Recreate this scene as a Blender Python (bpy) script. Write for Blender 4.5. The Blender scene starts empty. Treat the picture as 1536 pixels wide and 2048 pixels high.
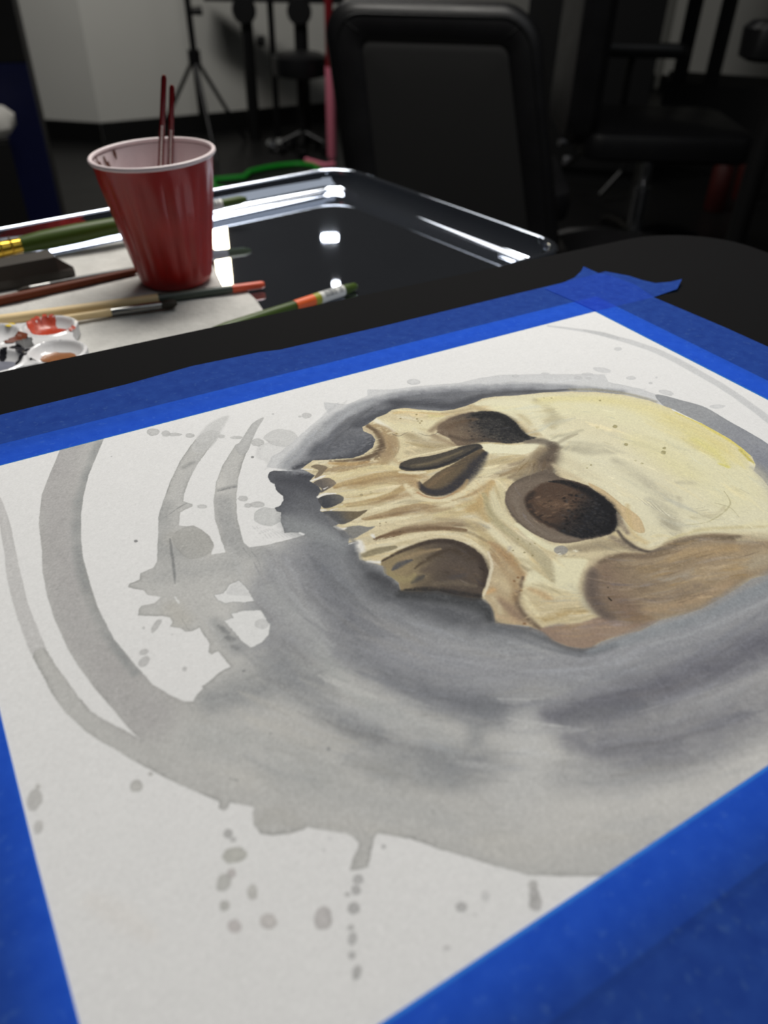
import bpy, bmesh, math, random
import numpy as np
from mathutils import Vector, Matrix
random.seed(4)
C = bpy.context.collection
SC = bpy.context.scene
TOP = 0.80                      # height of the paper above the floor, metres; origin = far corner of the sheet, x along its far edge

# ---------------------------------------------------------------- camera
cam_d = bpy.data.cameras.new('camera'); cam = bpy.data.objects.new('camera', cam_d); C.objects.link(cam)
cam_d.sensor_fit = 'VERTICAL'; cam_d.sensor_height = 36.0; cam_d.sensor_width = 27.0
cam_d.lens = 1559.51 * 36.0 / 2048.0
cam_d.clip_start = 0.02; cam_d.clip_end = 60
CAM = Vector((-0.3628208, -0.33715803, TOP + 0.2))
cam.matrix_world = Matrix(((0.85868161, 0.29999184, -0.41553674, CAM.x), (-0.51222155, 0.5295101, -0.67620125, CAM.y),
                           (0.01717604, 0.79348846, 0.60834287, CAM.z), (0, 0, 0, 1)))
cam_d.dof.use_dof = True; cam_d.dof.focus_distance = 0.36; cam_d.dof.aperture_fstop = 8.6; cam_d.dof.aperture_blades = 0
SC.camera = cam

# ---------------------------------------------------------------- world, lights, exposure
wd = bpy.data.worlds.new('studio_ambient'); SC.world = wd; wd.use_nodes = True
wd.node_tree.nodes['Background'].inputs[0].default_value = (0.85, 0.92, 1.0, 1)
wd.node_tree.nodes['Background'].inputs[1].default_value = 0.012
def area(name, loc, target, sx, sy, power, col):
    l = bpy.data.lights.new(name, 'AREA'); l.shape = 'RECTANGLE'; l.size = sx; l.size_y = sy; l.energy = power; l.color = col
    o = bpy.data.objects.new(name, l); C.objects.link(o); o.location = loc
    o.rotation_euler = (Vector(target) - Vector(loc)).to_track_quat('-Z', 'Y').to_euler()
    return o
area('ceiling_panel_light', (0.25, 0.80, 2.05), (-0.05, 0.1, 0.8), 0.9, 0.6, 26, (1.0, 0.965, 0.90))
area('back_room_light', (0.4, 2.7, 2.6), (0.8, 4.3, 1.0), 0.8, 0.4, 24, (1.0, 0.98, 0.95))
area('rear_ceiling_light', (0.9, -0.9, 2.5), (0.9, -0.9, 0.0), 2.2, 2.2, 9, (0.93, 0.965, 1.0))
area('tray_rim_fill', (0.75, 2.1, 2.65), (0.75, 2.1, 0.0), 1.2, 0.5, 7, (1.0, 0.97, 0.92))  # added fill with no visible source, brightens the tray rim and chair edges
area('wall_tube_lamp', (1.738, 3.75, 2.003), (0.0, 0.3, 0.75), 0.085, 0.028, 0.6, (0.95, 0.98, 1.0))
area('small_wall_lamp', (1.745, 3.70, 2.266), (0.0, 0.3, 0.75), 0.035, 0.025, 0.06, (1.0, 0.98, 0.95))
area('warm_wall_lamp', (1.108, 3.85, 2.02), (-0.12, 0.33, 0.75), 0.07, 0.34, 2.2, (1.0, 0.82, 0.52))
SC.view_settings.view_transform = 'Standard'; SC.view_settings.look = 'None'; SC.view_settings.gamma = 1.0
SC.view_settings.exposure = 0.0; SC.view_settings.use_curve_mapping = False

# ---------------------------------------------------------------- materials
MATS = {}
def srgb(r, g, b):
    return tuple(((c / 255 / 12.92) if c <= 10.3 else ((c / 255 + 0.055) / 1.055) ** 2.4) for c in (r, g, b))
def mat(name, col, rough=0.5, metal=0.0, var=0.12, scale=30.0, bump=0.0, bscale=None, rvar=0.0, coat=0.0, spec=0.5):
    """procedural surface: a base colour broken by noise, optional relief and gloss variation"""
    if name in MATS: return MATS[name]
    m = bpy.data.materials.new(name); m.use_nodes = True; N = m.node_tree.nodes; L = m.node_tree.links
    b = N['Principled BSDF']; b.inputs['Roughness'].default_value = rough; b.inputs['Metallic'].default_value = metal
    b.inputs['Coat Weight'].default_value = coat; b.inputs['Specular IOR Level'].default_value = spec
    tc = N.new('ShaderNodeTexCoord'); nz = N.new('ShaderNodeTexNoise'); nz.inputs['Scale'].default_value = scale; nz.inputs['Detail'].default_value = 4
    L.new(tc.outputs['Object'], nz.inputs['Vector'])
    mx = N.new('ShaderNodeMix'); mx.data_type = 'RGBA'
    c = srgb(*col)
    mx.inputs['A'].default_value = (*[v * (1 - var) for v in c], 1); mx.inputs['B'].default_value = (*[min(1, v * (1 + var)) for v in c], 1)
    L.new(nz.outputs['Fac'], mx.inputs['Factor']); L.new(mx.outputs['Result'], b.inputs['Base Color'])
    if rvar:
        mr = N.new('ShaderNodeMapRange'); mr.inputs['To Min'].default_value = max(0.02, rough - rvar); mr.inputs['To Max'].default_value = rough + rvar
        L.new(nz.outputs['Fac'], mr.inputs['Value']); L.new(mr.outputs['Result'], b.inputs['Roughness'])
    if bump:
        n2 = N.new('ShaderNodeTexNoise'); n2.inputs['Scale'].default_value = bscale or scale * 6; n2.inputs['Detail'].default_value = 5
        L.new(tc.outputs['Object'], n2.inputs['Vector'])
        bp = N.new('ShaderNodeBump'); bp.inputs['Strength'].default_value = bump; bp.inputs['Distance'].default_value = 0.001
        L.new(n2.outputs['Fac'], bp.inputs['Height']); L.new(bp.outputs['Normal'], b.inputs['Normal'])
    MATS[name] = m; return m

# ---------------------------------------------------------------- object helpers
def link(name, bm, m, parent=None, smooth=True, kind=None):
    me = bpy.data.meshes.new(name); bmesh.ops.recalc_face_normals(bm, faces=bm.faces[:]); bm.to_mesh(me); bm.free()
    if smooth:
        for p in me.polygons: p.use_smooth = True
        me.set_sharp_from_angle(angle=math.radians(38))
    if m: me.materials.append(m)
    o = bpy.data.objects.new(name, me); C.objects.link(o)
    if parent is not None:
        o.parent = parent; o.matrix_parent_inverse = parent.matrix_world.inverted()
    if kind: o['kind'] = kind
    return o
def thing(name, label, cat, loc=(0, 0, 0), rz=0.0, group=None):
    o = bpy.data.objects.new(name, None); C.objects.link(o); o.empty_display_size = 0.05
    o.matrix_world = Matrix.Translation(loc) @ Matrix.Rotation(rz, 4, 'Z')
    o['label'] = label; o['category'] = cat
    if group: o['group'] = group
    return o
def tag(o, label, cat, group=None):
    o['label'] = label; o['category'] = cat
    if group: o['group'] = group
    return o
def bm_box(x0, x1, y0, y1, z0, z1, bev=0.0, seg=2, bm=None):
    own = bm is None
    bm = bm or bmesh.new()
    r = bmesh.ops.create_cube(bm, size=1.0)['verts']
    for v in r: v.co = Vector(((x0 + x1) / 2 + v.co.x * (x1 - x0), (y0 + y1) / 2 + v.co.y * (y1 - y0), (z0 + z1) / 2 + v.co.z * (z1 - z0)))
    if bev:
        ed = list({e for v in r for e in v.link_edges})
        bmesh.ops.bevel(bm, geom=ed, offset=bev, segments=seg, affect='EDGES', profile=0.5)
    return bm
def bm_lathe(prof, axis0, axis1=None, n=24, cap=True, flat=1.0, flat_dir=None, bm=None):
    """surface of revolution: prof = [(distance along axis, radius)], axis from point axis0 towards axis1"""
    bm = bm or bmesh.new()
    a = Vector(axis0); d = (Vector(axis1) - a).normalized() if axis1 is not None else Vector((0, 0, 1))
    if flat_dir is not None: u = (Vector(flat_dir) - d * d.dot(Vector(flat_dir))).normalized()
    else: u = d.orthogonal().normalized()
    w = d.cross(u); rings = []
    for s, r in prof:
        rings.append([bm.verts.new(a + d * s + (u * math.cos(2 * math.pi * k / n) + w * flat * math.sin(2 * math.pi * k / n)) * max(r, 1e-5)) for k in range(n)])
    for q, p in zip(rings[:-1], rings[1:]):
        for k in range(n): bm.faces.new((q[k], q[(k + 1) % n], p[(k + 1) % n], p[k]))
    if cap:
        bm.faces.new(rings[0][::-1]); bm.faces.new(rings[-1])
    return bm
def bm_tube(pts, r, n=10, closed=False, bm=None):
    """tube along a polyline; r = one radius or one per point"""
    bm = bm or bmesh.new(); pts = [Vector(p) for p in pts]; m = len(pts); rings = []
    up = Vector((0, 0, 1))
    for i, p in enumerate(pts):
        a = pts[i - 1] if (i or closed) else pts[0]; b = pts[(i + 1) % m] if (i < m - 1 or closed) else pts[-1]
        d = (b - a).normalized(); ref = up if abs(d.z) < 0.95 else Vector((1, 0, 0))
        u = (ref - d * ref.dot(d)).normalized(); w = d.cross(u); rr = r if not hasattr(r, '__len__') else r[i]
        rings.append([bm.verts.new(p + (u * math.cos(2 * math.pi * k / n) + w * math.sin(2 * math.pi * k / n)) * rr) for k in range(n)])
    for i in range(m if closed else m - 1):
        q, p = rings[i], rings[(i + 1) % m]
        for k in range(n): bm.faces.new((q[k], q[(k + 1) % n], p[(k + 1) % n], p[k]))
    if not closed: bm.faces.new(rings[0][::-1]); bm.faces.new(rings[-1])
    return bm
def bm_loft(loops, cap0=True, cap1=True, bm=None):
    bm = bm or bmesh.new(); R = [[bm.verts.new(p) for p in lp] for lp in loops]; n = len(R[0])
    for q, p in zip(R[:-1], R[1:]):
        for k in range(n): bm.faces.new((q[k], q[(k + 1) % n], p[(k + 1) % n], p[k]))
    if cap0: bm.faces.new(R[0][::-1])
    if cap1: bm.faces.new(R[-1])
    return bm
def rrect(hx, hy, r, n=8):
    """rounded rectangle outline, counter-clockwise"""
    out = []
    for cx, cy, a0 in ((hx - r, hy - r, 0), (-hx + r, hy - r, 90), (-hx + r, -hy + r, 180), (hx - r, -hy + r, 270)):
        for k in range(n + 1):
            a = math.radians(a0 + 90 * k / n); out.append((cx + r * math.cos(a), cy + r * math.sin(a)))
    return out
def bm_prism(poly, z0, z1, bm=None, bev=0.0):
    bm = bm or bmesh.new()
    lo = [bm.verts.new((x, y, z0)) for x, y in poly]; hi = [bm.verts.new((x, y, z1)) for x, y in poly]; n = len(poly)
    bm.faces.new(lo[::-1]); top = bm.faces.new(hi)
    for k in range(n): bm.faces.new((lo[k], lo[(k + 1) % n], hi[(k + 1) % n], hi[k]))
    if bev: bmesh.ops.bevel(bm, geom=list(top.edges), offset=bev, segments=2, affect='EDGES', profile=0.5)
    return bm

# ---------------------------------------------------------------- the room
M_floor = mat('black_floor', (21, 21, 21), 0.42, var=0.3, scale=3, bump=0.15, bscale=60, rvar=0.1)
M_wall = mat('white_wall', (206, 205, 198), 0.75, var=0.05, scale=2.5, bump=0.25, bscale=180)
M_base = mat('black_baseboard', (10, 10, 10), 0.5, var=0.2)
def struct(name, bm, m, parent=None):
    o = link(name, bm, m, parent, smooth=False)
    if parent is None: o['kind'] = 'structure'
    return o
def wall_slab(name, a, b, thick, z0, z1, m):
    a = Vector((*a, 0)); b = Vector((*b, 0)); d = (b - a).normalized(); nrm = Vector((-d.y, d.x, 0)) * thick
    return struct(name, bm_prism([(p.x, p.y) for p in (a, b, b + nrm, a + nrm)], z0, z1), m)
struct('floor', bm_box(-4.0, 5.6, -3.0, 6.4, -0.05, 0.0), M_floor)
KX, KY = 0.679, 4.31
M_wallup = mat('unseen_wall_black', (16, 16, 18), 0.7, var=0.1, scale=2)  # upper walls out of view, blackened so the steel tray mirrors a dark room
wall_slab('wall_back', (KX, KY), (5.2, 4.25), 0.12, 0.0, 1.0, M_wall)
wall_slab('wall_back_upper', (KX, KY), (5.2, 4.25), 0.12, 1.0, 2.7, M_wallup)
wall_slab('wall_left', (KX - 2.2, KY + 1.95), (KX, KY), 0.12, 0.0, 1.0, M_wall)
wall_slab('wall_left_upper', (KX - 2.2, KY + 1.95), (KX, KY), 0.12, 1.0, 2.7, M_wallup)
wall_slab('wall_right', (4.75, 4.2), (4.75, 0.3), 0.12, 0.0, 1.0, M_wall)
wall_slab('wall_right_upper', (4.75, 4.2), (4.75, 0.3), 0.12, 1.0, 2.7, M_wallup)
wall_slab('baseboard_back', (KX, KY - 0.016), (4.72, 4.24), 0.014, 0.0, 0.1, M_base)
wall_slab('baseboard_left', (KX - 2.2 - 0.01, KY + 1.95 - 0.012), (KX - 0.01, KY - 0.012), 0.014, 0.0, 0.1, M_base)
wall_slab('baseboard_right', (4.732, 4.2), (4.732, 0.3), 0.014, 0.0, 0.1, M_base)

# ---------------------------------------------------------------- table, sheet and tapes
M_board = mat('black_board', (11, 11, 13), 0.85, var=0.12, scale=14, bump=0.12, bscale=900, spec=0.08)
M_black = mat('black_metal', (14, 14, 15), 0.4, var=0.2)
def board_outline():
    x0, x1, y0, y1 = -0.66, 0.196, -0.52, 0.0945
    out = []
    for cx, cy, r, a0 in ((x1 - 0.075, y1 - 0.06, None, 0), (x0 + 0.04, y1 - 0.04, 0.04, 90), (x0 + 0.04, y0 + 0.04, 0.04, 180), (x1 - 0.06, y0 + 0.06, 0.06, 270)):
        for k in range(13):
            a = math.radians(a0 + 7.5 * k)
            rx, ry = (0.075, 0.06) if r is None else (r, r)
            out.append((cx + rx * math.cos(a), cy + ry * math.sin(a)))
    return out
PTH = 0.0002                    # paper thickness
ZB = TOP - PTH                  # top of the black board
table = thing('work_table', 'black topped work table carrying the taped down skull painting', 'table', (-0.234, -0.21, 0))
link('table_top', bm_prism(board_outline(), ZB - 0.028, ZB, bev=0.0012), M_board, table)
link('column', bm_lathe([(0, 0.03), (0.70, 0.03), (0.74, 0.05), (ZB - 0.028 - 0.03, 0.09)], (-0.234, -0.21, 0.03)), M_black, table)
link('base_plate', bm_lathe([(0, 0.27), (0.018, 0.27), (0.03, 0.25)], (-0.234, -0.21, 0.0), n=40), M_black, table)

# ---------------------------------------------------------------- the watercolour on the sheet
# The painting is flat pigment on paper.  It is laid down brush mark by brush mark on a fine
# raster of the sheet and stored as the pigment colour of the sheet's own mesh.
PAPER_W, PAPER_H, CELL = 0.3830, 0.2785, 0.00033      # sheet between the tapes, metres; raster cell
NX, NY = int(PAPER_W / CELL) + 1, int(PAPER_H / CELL) + 1
CAM_R = np.array([[0.85868161, -0.29999184, 0.41553674],   # sheet x axis in camera (right, down, forward)
                  [-0.51222155, -0.5295101, 0.67620125],   # sheet y axis
                  [0.01717604, -0.79348846, -0.60834287]]) # sheet normal
FOC, CX, CY, HGT = 1559.51, 768.0, 1024.0, 0.2
ORG = None
def plane_mm(x, y, drop=0.0):
    """point of the sheet's plane (metres, corner of the sheet = 0,0) seen at a photograph position"""
    r = np.stack([np.asarray(x, float) - CX, np.asarray(y, float) - CY, np.full(np.shape(x), FOC)], -1)
    t = -(HGT + drop) / (r @ CAM_R[2])
    p = r * t[..., None]
    return np.stack([p @ CAM_R[0], p @ CAM_R[1]], -1) - (ORG if ORG is not None else 0)
ORG = plane_mm(np.array(1190.0), np.array(623.0))

def paint_sheet():
    rng = np.random.default_rng(7)
    H, W = NY, NX
    img = np.empty((H, W, 3), np.float32); img[:] = np.array([226, 224, 220], np.float32)
    def vnoise(cx, cy):
        hh, ww = int(H / cy) + 3, int(W / cx) + 3
        g = rng.random((hh, ww)).astype(np.float32) * 2 - 1
        yy = np.arange(H) / cy; xx = np.arange(W) / cx
        y0 = yy.astype(int); x0 = xx.astype(int)
        fy = (yy - y0).astype(np.float32); fx = (xx - x0).astype(np.float32)
        fy = fy * fy * (3 - 2 * fy); fx = fx * fx * (3 - 2 * fx)
        a = g[y0][:, x0]; b = g[y0][:, x0 + 1]; c = g[y0 + 1][:, x0]; d = g[y0 + 1][:, x0 + 1]
        fx = fx[None]; fy = fy[:, None]
        return (a * (1 - fx) + b * fx) * (1 - fy) + (c * (1 - fx) + d * fx) * fy
    mm = 0.001 / CELL
    GR = rng.standard_normal((H, W)).astype(np.float32); GR = (GR + np.roll(GR, 1, 0) + np.roll(GR, 1, 1) + np.roll(GR, (1, 1), (0, 1))) / 2
    G0 = vnoise(0.45 * mm, 0.45 * mm); G1 = vnoise(1.1 * mm, 1.1 * mm); G2 = vnoise(3 * mm, 3 * mm)
    G3 = vnoise(9 * mm, 9 * mm); G4 = vnoise(26 * mm, 26 * mm)
    SX = vnoise(9 * mm, 0.9 * mm); SY = vnoise(0.8 * mm, 5 * mm)
    EDGE = 0.45 * G1 + 0.35 * G2 + 0.2 * G0
    CLOUD = 0.5 * G3 + 0.3 * G2 + 0.2 * G4
    TOOTH = 0.6 * G0 + 0.4 * G1

    def to_cell(pts):
        p = np.asarray(pts, float)
        q = plane_mm(p[:, 0], p[:, 1])
        return np.stack([(q[:, 0] + PAPER_W) / CELL, (q[:, 1] + PAPER_H) / CELL], -1)
    def mmpx(pts):
        p = np.asarray(pts, float)
        a = plane_mm(p[:, 0], p[:, 1]); b = plane_mm(p[:, 0] + 1, p[:, 1]); c = plane_mm(p[:, 0], p[:, 1] + 1)
        return np.sqrt(np.linalg.norm(b - a, axis=-1) * np.linalg.norm(c - a, axis=-1)) / CELL
    def smooth(p, closed, n=5):
        p = np.asarray(p, float); m = len(p); out = []
        for i in range(m if closed else m - 1):
            if closed: a, b, c, d = p[i - 1], p[i], p[(i + 1) % m], p[(i + 2) % m]
            else: a, b, c, d = p[max(i - 1, 0)], p[i], p[i + 1], p[min(i + 2, m - 1)]
            for k in range(n):
                t = k / n
                out.append(0.5 * (2 * b + (c - a) * t + (2 * a - 5 * b + 4 * c - d) * t * t + (3 * b - a - 3 * c + d) * t ** 3))
        if not closed: out.append(p[-1])
        return np.array(out)
    def box(p, m):
        x0 = int(max(0, np.floor(p[:, 0].min() - m))); x1 = int(min(W, np.ceil(p[:, 0].max() + m) + 1))
        y0 = int(max(0, np.floor(p[:, 1].min() - m))); y1 = int(min(H, np.ceil(p[:, 1].max() + m) + 1))
        return x0, x1, y0, y1
    def sdf(p, m):
        """signed distance in cells to a closed polygon, inside positive, clipped at m"""
        x0, x1, y0, y1 = box(p, m)
        if x1 <= x0 or y1 <= y0: return None
        h, w = y1 - y0, x1 - x0
        D = np.full((h, w), m, np.float32); par = np.zeros((h, w + 1), np.int32)
        q = np.roll(p, -1, 0)
        for (ax, ay), (bx, by) in zip(p, q):
            if ay != by:
                lo, hi = (ay, by) if ay < by else (by, ay)
                r0 = max(int(np.ceil(lo)), y0); r1 = min(int(np.ceil(hi)), y1)
                if r1 > r0:
                    rr = np.arange(r0, r1); xc = ax + (rr - ay) * (bx - ax) / (by - ay)
                    ci = np.clip(np.ceil(xc - x0).astype(int), 0, w)
                    np.add.at(par, (rr - y0, ci), 1)
            sx0 = max(int(min(ax, bx) - m), x0); sx1 = min(int(max(ax, bx) + m) + 2, x1)
            sy0 = max(int(min(ay, by) - m), y0); sy1 = min(int(max(ay, by) + m) + 2, y1)
            if sx1 <= sx0 or sy1 <= sy0: continue
            X = np.arange(sx0, sx1, dtype=np.float32)[None] - ax; Y = np.arange(sy0, sy1, dtype=np.float32)[:, None] - ay
            dx, dy = bx - ax, by - ay; L = dx * dx + dy * dy + 1e-9
            t = np.clip((X * dx + Y * dy) / L, 0, 1)
            d = np.sqrt((X - t * dx) ** 2 + (Y - t * dy) ** 2)
            v = D[sy0 - y0:sy1 - y0, sx0 - x0:sx1 - x0]; np.minimum(v, d, out=v)
        ins = (np.cumsum(par, 1)[:, :w] % 2) == 1
        return np.where(ins, D, -D), (slice(y0, y1), slice(x0, x1))
    def ss(t): t = np.clip(t, 0, 1); return t * t * (3 - 2 * t)
    clip = [None]
    def outline_mask(pts):
        m = np.zeros((H, W), np.float32); d, sl = sdf(to_cell(pts), 3.0); m[sl] = ss(d / mm / 0.5 + 0.5); return m
    def put(sl, a, col):
        if clip[0] is not None: a = a * clip[0][sl]
        v = img[sl]; a = a[..., None]
        v *= (1 - a); v += a * (np.asarray(col, np.float32) if not isinstance(col, np.ndarray) else col)
    def fill(pts, col, alpha=1.0, edge=0.35, wob=0.3, rim=0.0, rimw=0.8, cloud=0.0, tooth=0.0, curve=True, col2=None, g=None, inset=0.0):
        """a wash with an outline: edge = softness in mm, rim = pigment dried darker at its border,
        col2 / g = second colour and the two photograph positions it runs between"""
        p = to_cell(pts)
        if curve: p = smooth(p, True)
        m = (max(edge, 0.4) * 1.1 + wob + rimw * 2.2 + abs(inset)) * mm + 3
        r = sdf(p, m)
        if r is None: return
        d, sl = r; d = d / mm - inset + EDGE[sl] * wob
        a = ss(d / edge + 0.5) * alpha
        if cloud: a = a * np.clip(1 + CLOUD[sl] * cloud, 0, 1.3)
        if tooth: a = a * np.clip(1 + TOOTH[sl] * tooth, 0, 1.3)
        a = np.clip(a, 0, 1)
        c = np.asarray(col, np.float32)
        if col2 is not None:
            q = to_cell(g); e = q[1] - q[0]
            Y, X = np.mgrid[sl]
            t = ss(((X - q[0][0]) * e[0] + (Y - q[0][1]) * e[1]) / (e @ e) + 0.22 * CLOUD[sl])[..., None].astype(np.float32)
            c = c * (1 - t) + np.asarray(col2, np.float32) * t
        put(sl, a, c)
        if rim:
            rr = np.exp(-np.clip(d, 0, None) / rimw) * ss(d / edge + 0.5) * rim * np.clip(0.7 + 0.8 * G3[sl], 0, 1.4)
            img[sl] *= (1 - rr[..., None])
    def stroke(pts, w, col, alpha=1.0, soft=0.5, wob=0.3, tooth=0.0, cloud=0.0, dry=0.0, ends=True):
        """a brush stroke: w = width in photograph pixels (one number or one per point), soft = share of the half width that fades"""
        p0 = np.asarray(pts, float); n = len(p0)
        w = np.full(n, w, float) if np.isscalar(w) else np.asarray(w, float)
        rad = w * mmpx(p0) / 2 * (1 + 0.6 * soft)
        pr = smooth(np.column_stack([to_cell(p0), rad]), False, 6)
        m = pr[:, 2].max() * 1.25 + wob * mm + 2
        x0, x1, y0, y1 = box(pr[:, :2], m)
        if x1 <= x0 or y1 <= y0: return
        F = np.full((y1 - y0, x1 - x0), -9.0, np.float32)
        for (ax, ay, ar), (bx, by, br) in zip(pr[:-1], pr[1:]):
            mr = max(ar, br) * 1.25 + wob * mm + 2
            sx0 = max(int(min(ax, bx) - mr), x0); sx1 = min(int(max(ax, bx) + mr) + 2, x1)
            sy0 = max(int(min(ay, by) - mr), y0); sy1 = min(int(max(ay, by) + mr) + 2, y1)
            if sx1 <= sx0 or sy1 <= sy0: continue
            X = np.arange(sx0, sx1, dtype=np.float32)[None] - ax; Y = np.arange(sy0, sy1, dtype=np.float32)[:, None] - ay
            dx, dy = bx - ax, by - ay; L = dx * dx + dy * dy + 1e-9
            t = np.clip((X * dx + Y * dy) / L, 0, 1)
            R = np.maximum(ar + (br - ar) * t, 0.3)
            f = 1 - np.sqrt((X - t * dx) ** 2 + (Y - t * dy) ** 2) / R
            f = f.astype(np.float32)
            v = F[sy0 - y0:sy1 - y0, sx0 - x0:sx1 - x0]; np.maximum(v, f, out=v)
        sl = (slice(y0, y1), slice(x0, x1))
        F = F + EDGE[sl] * wob * mm / max(np.mean(pr[:, 2]), 1.0)
        a = ss(F / max(soft, 0.05)) * alpha
        if cloud: a = a * np.clip(1 + CLOUD[sl] * cloud, 0, 1.3)
        if tooth: a = a * np.clip(1 + TOOTH[sl] * tooth, 0, 1.3)
        if dry: a = a * np.clip(1.1 - (1.2 + 4 * dry) * np.clip(0.5 * G1[sl] + 0.5 * SX[sl] + 0.3 * G2[sl], 0, 1), 0, 1)
        put(sl, np.clip(a, 0, 1), col)
    def drop(x, y, rx, ry=None, col=(190, 188, 184), alpha=0.9, rot=0.0, edge=0.5):
        ry = ry or rx
        t = np.linspace(0, 2 * np.pi, 14, endpoint=False); c, s = np.cos(rot), np.sin(rot)
        jx = 1 + 0.05 * rng.standard_normal(14)
        fill([(x + rx * j * np.cos(k) * c - ry * j * np.sin(k) * s, y + rx * j * np.cos(k) * s + ry * j * np.sin(k) * c) for k, j in zip(t, jx)],
             col, alpha * 0.85, edge=edge, wob=0.2, rim=0.08)

    def scatter(n, mask, xr, yr, flow, ln, w, jit, alpha, soft=1.0, warm=0.0):
        """many small brush touches along the flow of the form, each a little off the colour beneath it"""
        k = 0
        while k < n:
            k += 1
            x, y = rng.uniform(*xr), rng.uniform(*yr)
            c = to_cell([(x, y)])[0]; i, j = int(c[0]), int(c[1])
            if not (0 <= i < W and 0 <= j < H) or mask[j, i] < 0.5: continue
            col = img[j, i] + rng.standard_normal() * jit + np.array([1.0, 0.2, -1.3]) * rng.standard_normal() * warm
            dx, dy = flow(x, y); m = math.hypot(dx, dy) + 1e-6; L_ = ln * rng.uniform(0.5, 1.5) / m
            b = rng.uniform(-0.15, 0.15); dx, dy = dx * L_ / 2, dy * L_ / 2
            e = to_cell([(x - dx, y - dy), (x + dx, y + dy)]).astype(int)
            if any(not (0 <= p[0] < W and 0 <= p[1] < H) or np.abs(img[p[1], p[0]] - img[j, i]).max() > 26 for p in e): continue
            stroke([(x - dx, y - dy), (x + b * dy, y - b * dx), (x + dx, y + dy)], [w * 0.3, w * rng.uniform(0.6, 1.3), w * 0.3], np.clip(col, 10, 245).astype(np.float32), alpha, soft=soft, wob=0.3)
    def guide_flow(g):
        g = np.array(g, float)
        def f(x, y):
            q = 1 / ((g[:, 0] - x) ** 2 + ((g[:, 1] - y) * 1.6) ** 2 + 300) ** 1.5
            return (g[:, 2] * q).sum() / q.sum(), (g[:, 3] * q).sum() / q.sum()
        return f
    def ring_flow(x, y): return -(y - 1050) * 1.7, (x - 1060) / 1.7

    # paper tone
    img[:] *= (1 + 0.006 * CLOUD + 0.006 * TOOTH)[..., None]

    # ---- outer grey strokes and the big wash
    wash = [(498, 1095), (534, 1090), (563, 1083), (589, 1076), (609, 1070), (640, 1040), (760, 900), (1000, 850), (1340, 880), (1500, 930),
            (1620, 1000), (1760, 1080), (1900, 1180), (1900, 1420), (1600, 1580), (1300, 1745), (1180, 1753), (1120, 1752), (1059, 1751), (1010, 1738), (940, 1716),
            (880, 1698), (823, 1678), (777, 1670), (754, 1668), (748, 1678), (740, 1711), (736, 1733), (718, 1738), (701, 1740), (707, 1717), (717, 1694),
            (717, 1685), (705, 1673), (692, 1667), (650, 1661), (613, 1654), (608, 1659), (575, 1668), (543, 1670), (520, 1668), (508, 1649),
            (505, 1626), (508, 1616), (487, 1610), (461, 1605), (455, 1616), (447, 1621), (438, 1616), (440, 1603), (428, 1598), (373, 1576),
            (314, 1546), (259, 1516), (208, 1487), (169, 1461), (130, 1425), (107, 1393), (81, 1344), (65, 1312), (70, 1302), (86, 1295),
            (93, 1300), (111, 1331), (133, 1360), (156, 1393), (182, 1422), (208, 1440), (241, 1456), (283, 1481), (254, 1453), (221, 1412),
            (195, 1383), (160, 1338), (137, 1299), (111, 1243), (94, 1191), (85, 1142), (84, 1100), (78, 1047), (80, 1021), (84, 989),
            (98, 953), (112, 920), (128, 880), (150, 840), (228, 840), (207, 879), (195, 907), (177, 950), (166, 995), (162, 1028), (162, 1077), (165, 1112), (179, 1165),
            (195, 1214), (228, 1279), (277, 1338), (306, 1370), (339, 1390), (368, 1403), (387, 1403), (394, 1390), (407, 1377), (404, 1373), (426, 1357),
            (440, 1344), (461, 1333), (436, 1303), (430, 1305), (423, 1310), (417, 1303), (420, 1289), (399, 1255), (394, 1258), (384, 1262), (371, 1263), (361, 1256),
            (340, 1253), (345, 1244), (340, 1235), (326, 1232), (277, 1231), (277, 1220), (283, 1211), (309, 1206), (322, 1194), (296, 1190),
            (286, 1180), (270, 1178), (256, 1173), (260, 1167), (280, 1159), (280, 1147), (306, 1136), (314, 1123), (316, 1080), (317, 1034),
            (326, 1002), (342, 960), (361, 920), (391, 878), (400, 890), (436, 872), (420, 894), (396, 927), (378, 960), (368, 989), (366, 1002), (372, 1005), (384, 1008), (385, 1013),
            (368, 1020), (360, 1025), (358, 1051), (372, 1053), (387, 1051), (404, 1060), (420, 1073), (428, 1090), (423, 1103), (423, 1109), (452, 1105), (443, 1080),
            (430, 1038), (427, 1002), (433, 963), (446, 930), (472, 888), (494, 902), (484, 928), (477, 957), (473, 988), (473, 1027), (480, 1061),
            (487, 1085)]
    fill(wash, (189, 187, 181), 1, edge=0.4, wob=0.35, rim=0.20, rimw=0.5, curve=False)
    # pale tops of the two brush strokes, fading out upward
    fill([(388, 884), (413, 852), (439, 836), (458, 832), (448, 852), (434, 876), (420, 896), (400, 905), (384, 900)], (196, 195, 191), 0.75, edge=2.2, wob=0.4)
    fill([(470, 892), (480, 884), (494, 861), (508, 844), (528, 835), (516, 855), (506, 876), (494, 904), (480, 910)], (184, 183, 179), 0.95, edge=0.5, rim=0.08)
    fill([(391, 878), (420, 861), (440, 866), (430, 885), (400, 905)], (184, 183, 179), 0.5, edge=0.8)
    fill([(3, 999), (20, 1047), (33, 1109), (54, 1199), (75, 1256), (93, 1299), (86, 1296), (70, 1302), (64, 1310), (49, 1276), (26, 1207), (13, 1149), (8, 1100), (0, 1054), (-6, 1000)],
         (194, 191, 187), 0.85, edge=0.5, rim=0.05)
    # tints inside the wash
    clip[0] = outline_mask(wash)
    scatter(260, clip[0], (60, 1536), (880, 1740), ring_flow, 130, 46, 5, 0.5, warm=1.2)
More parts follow.
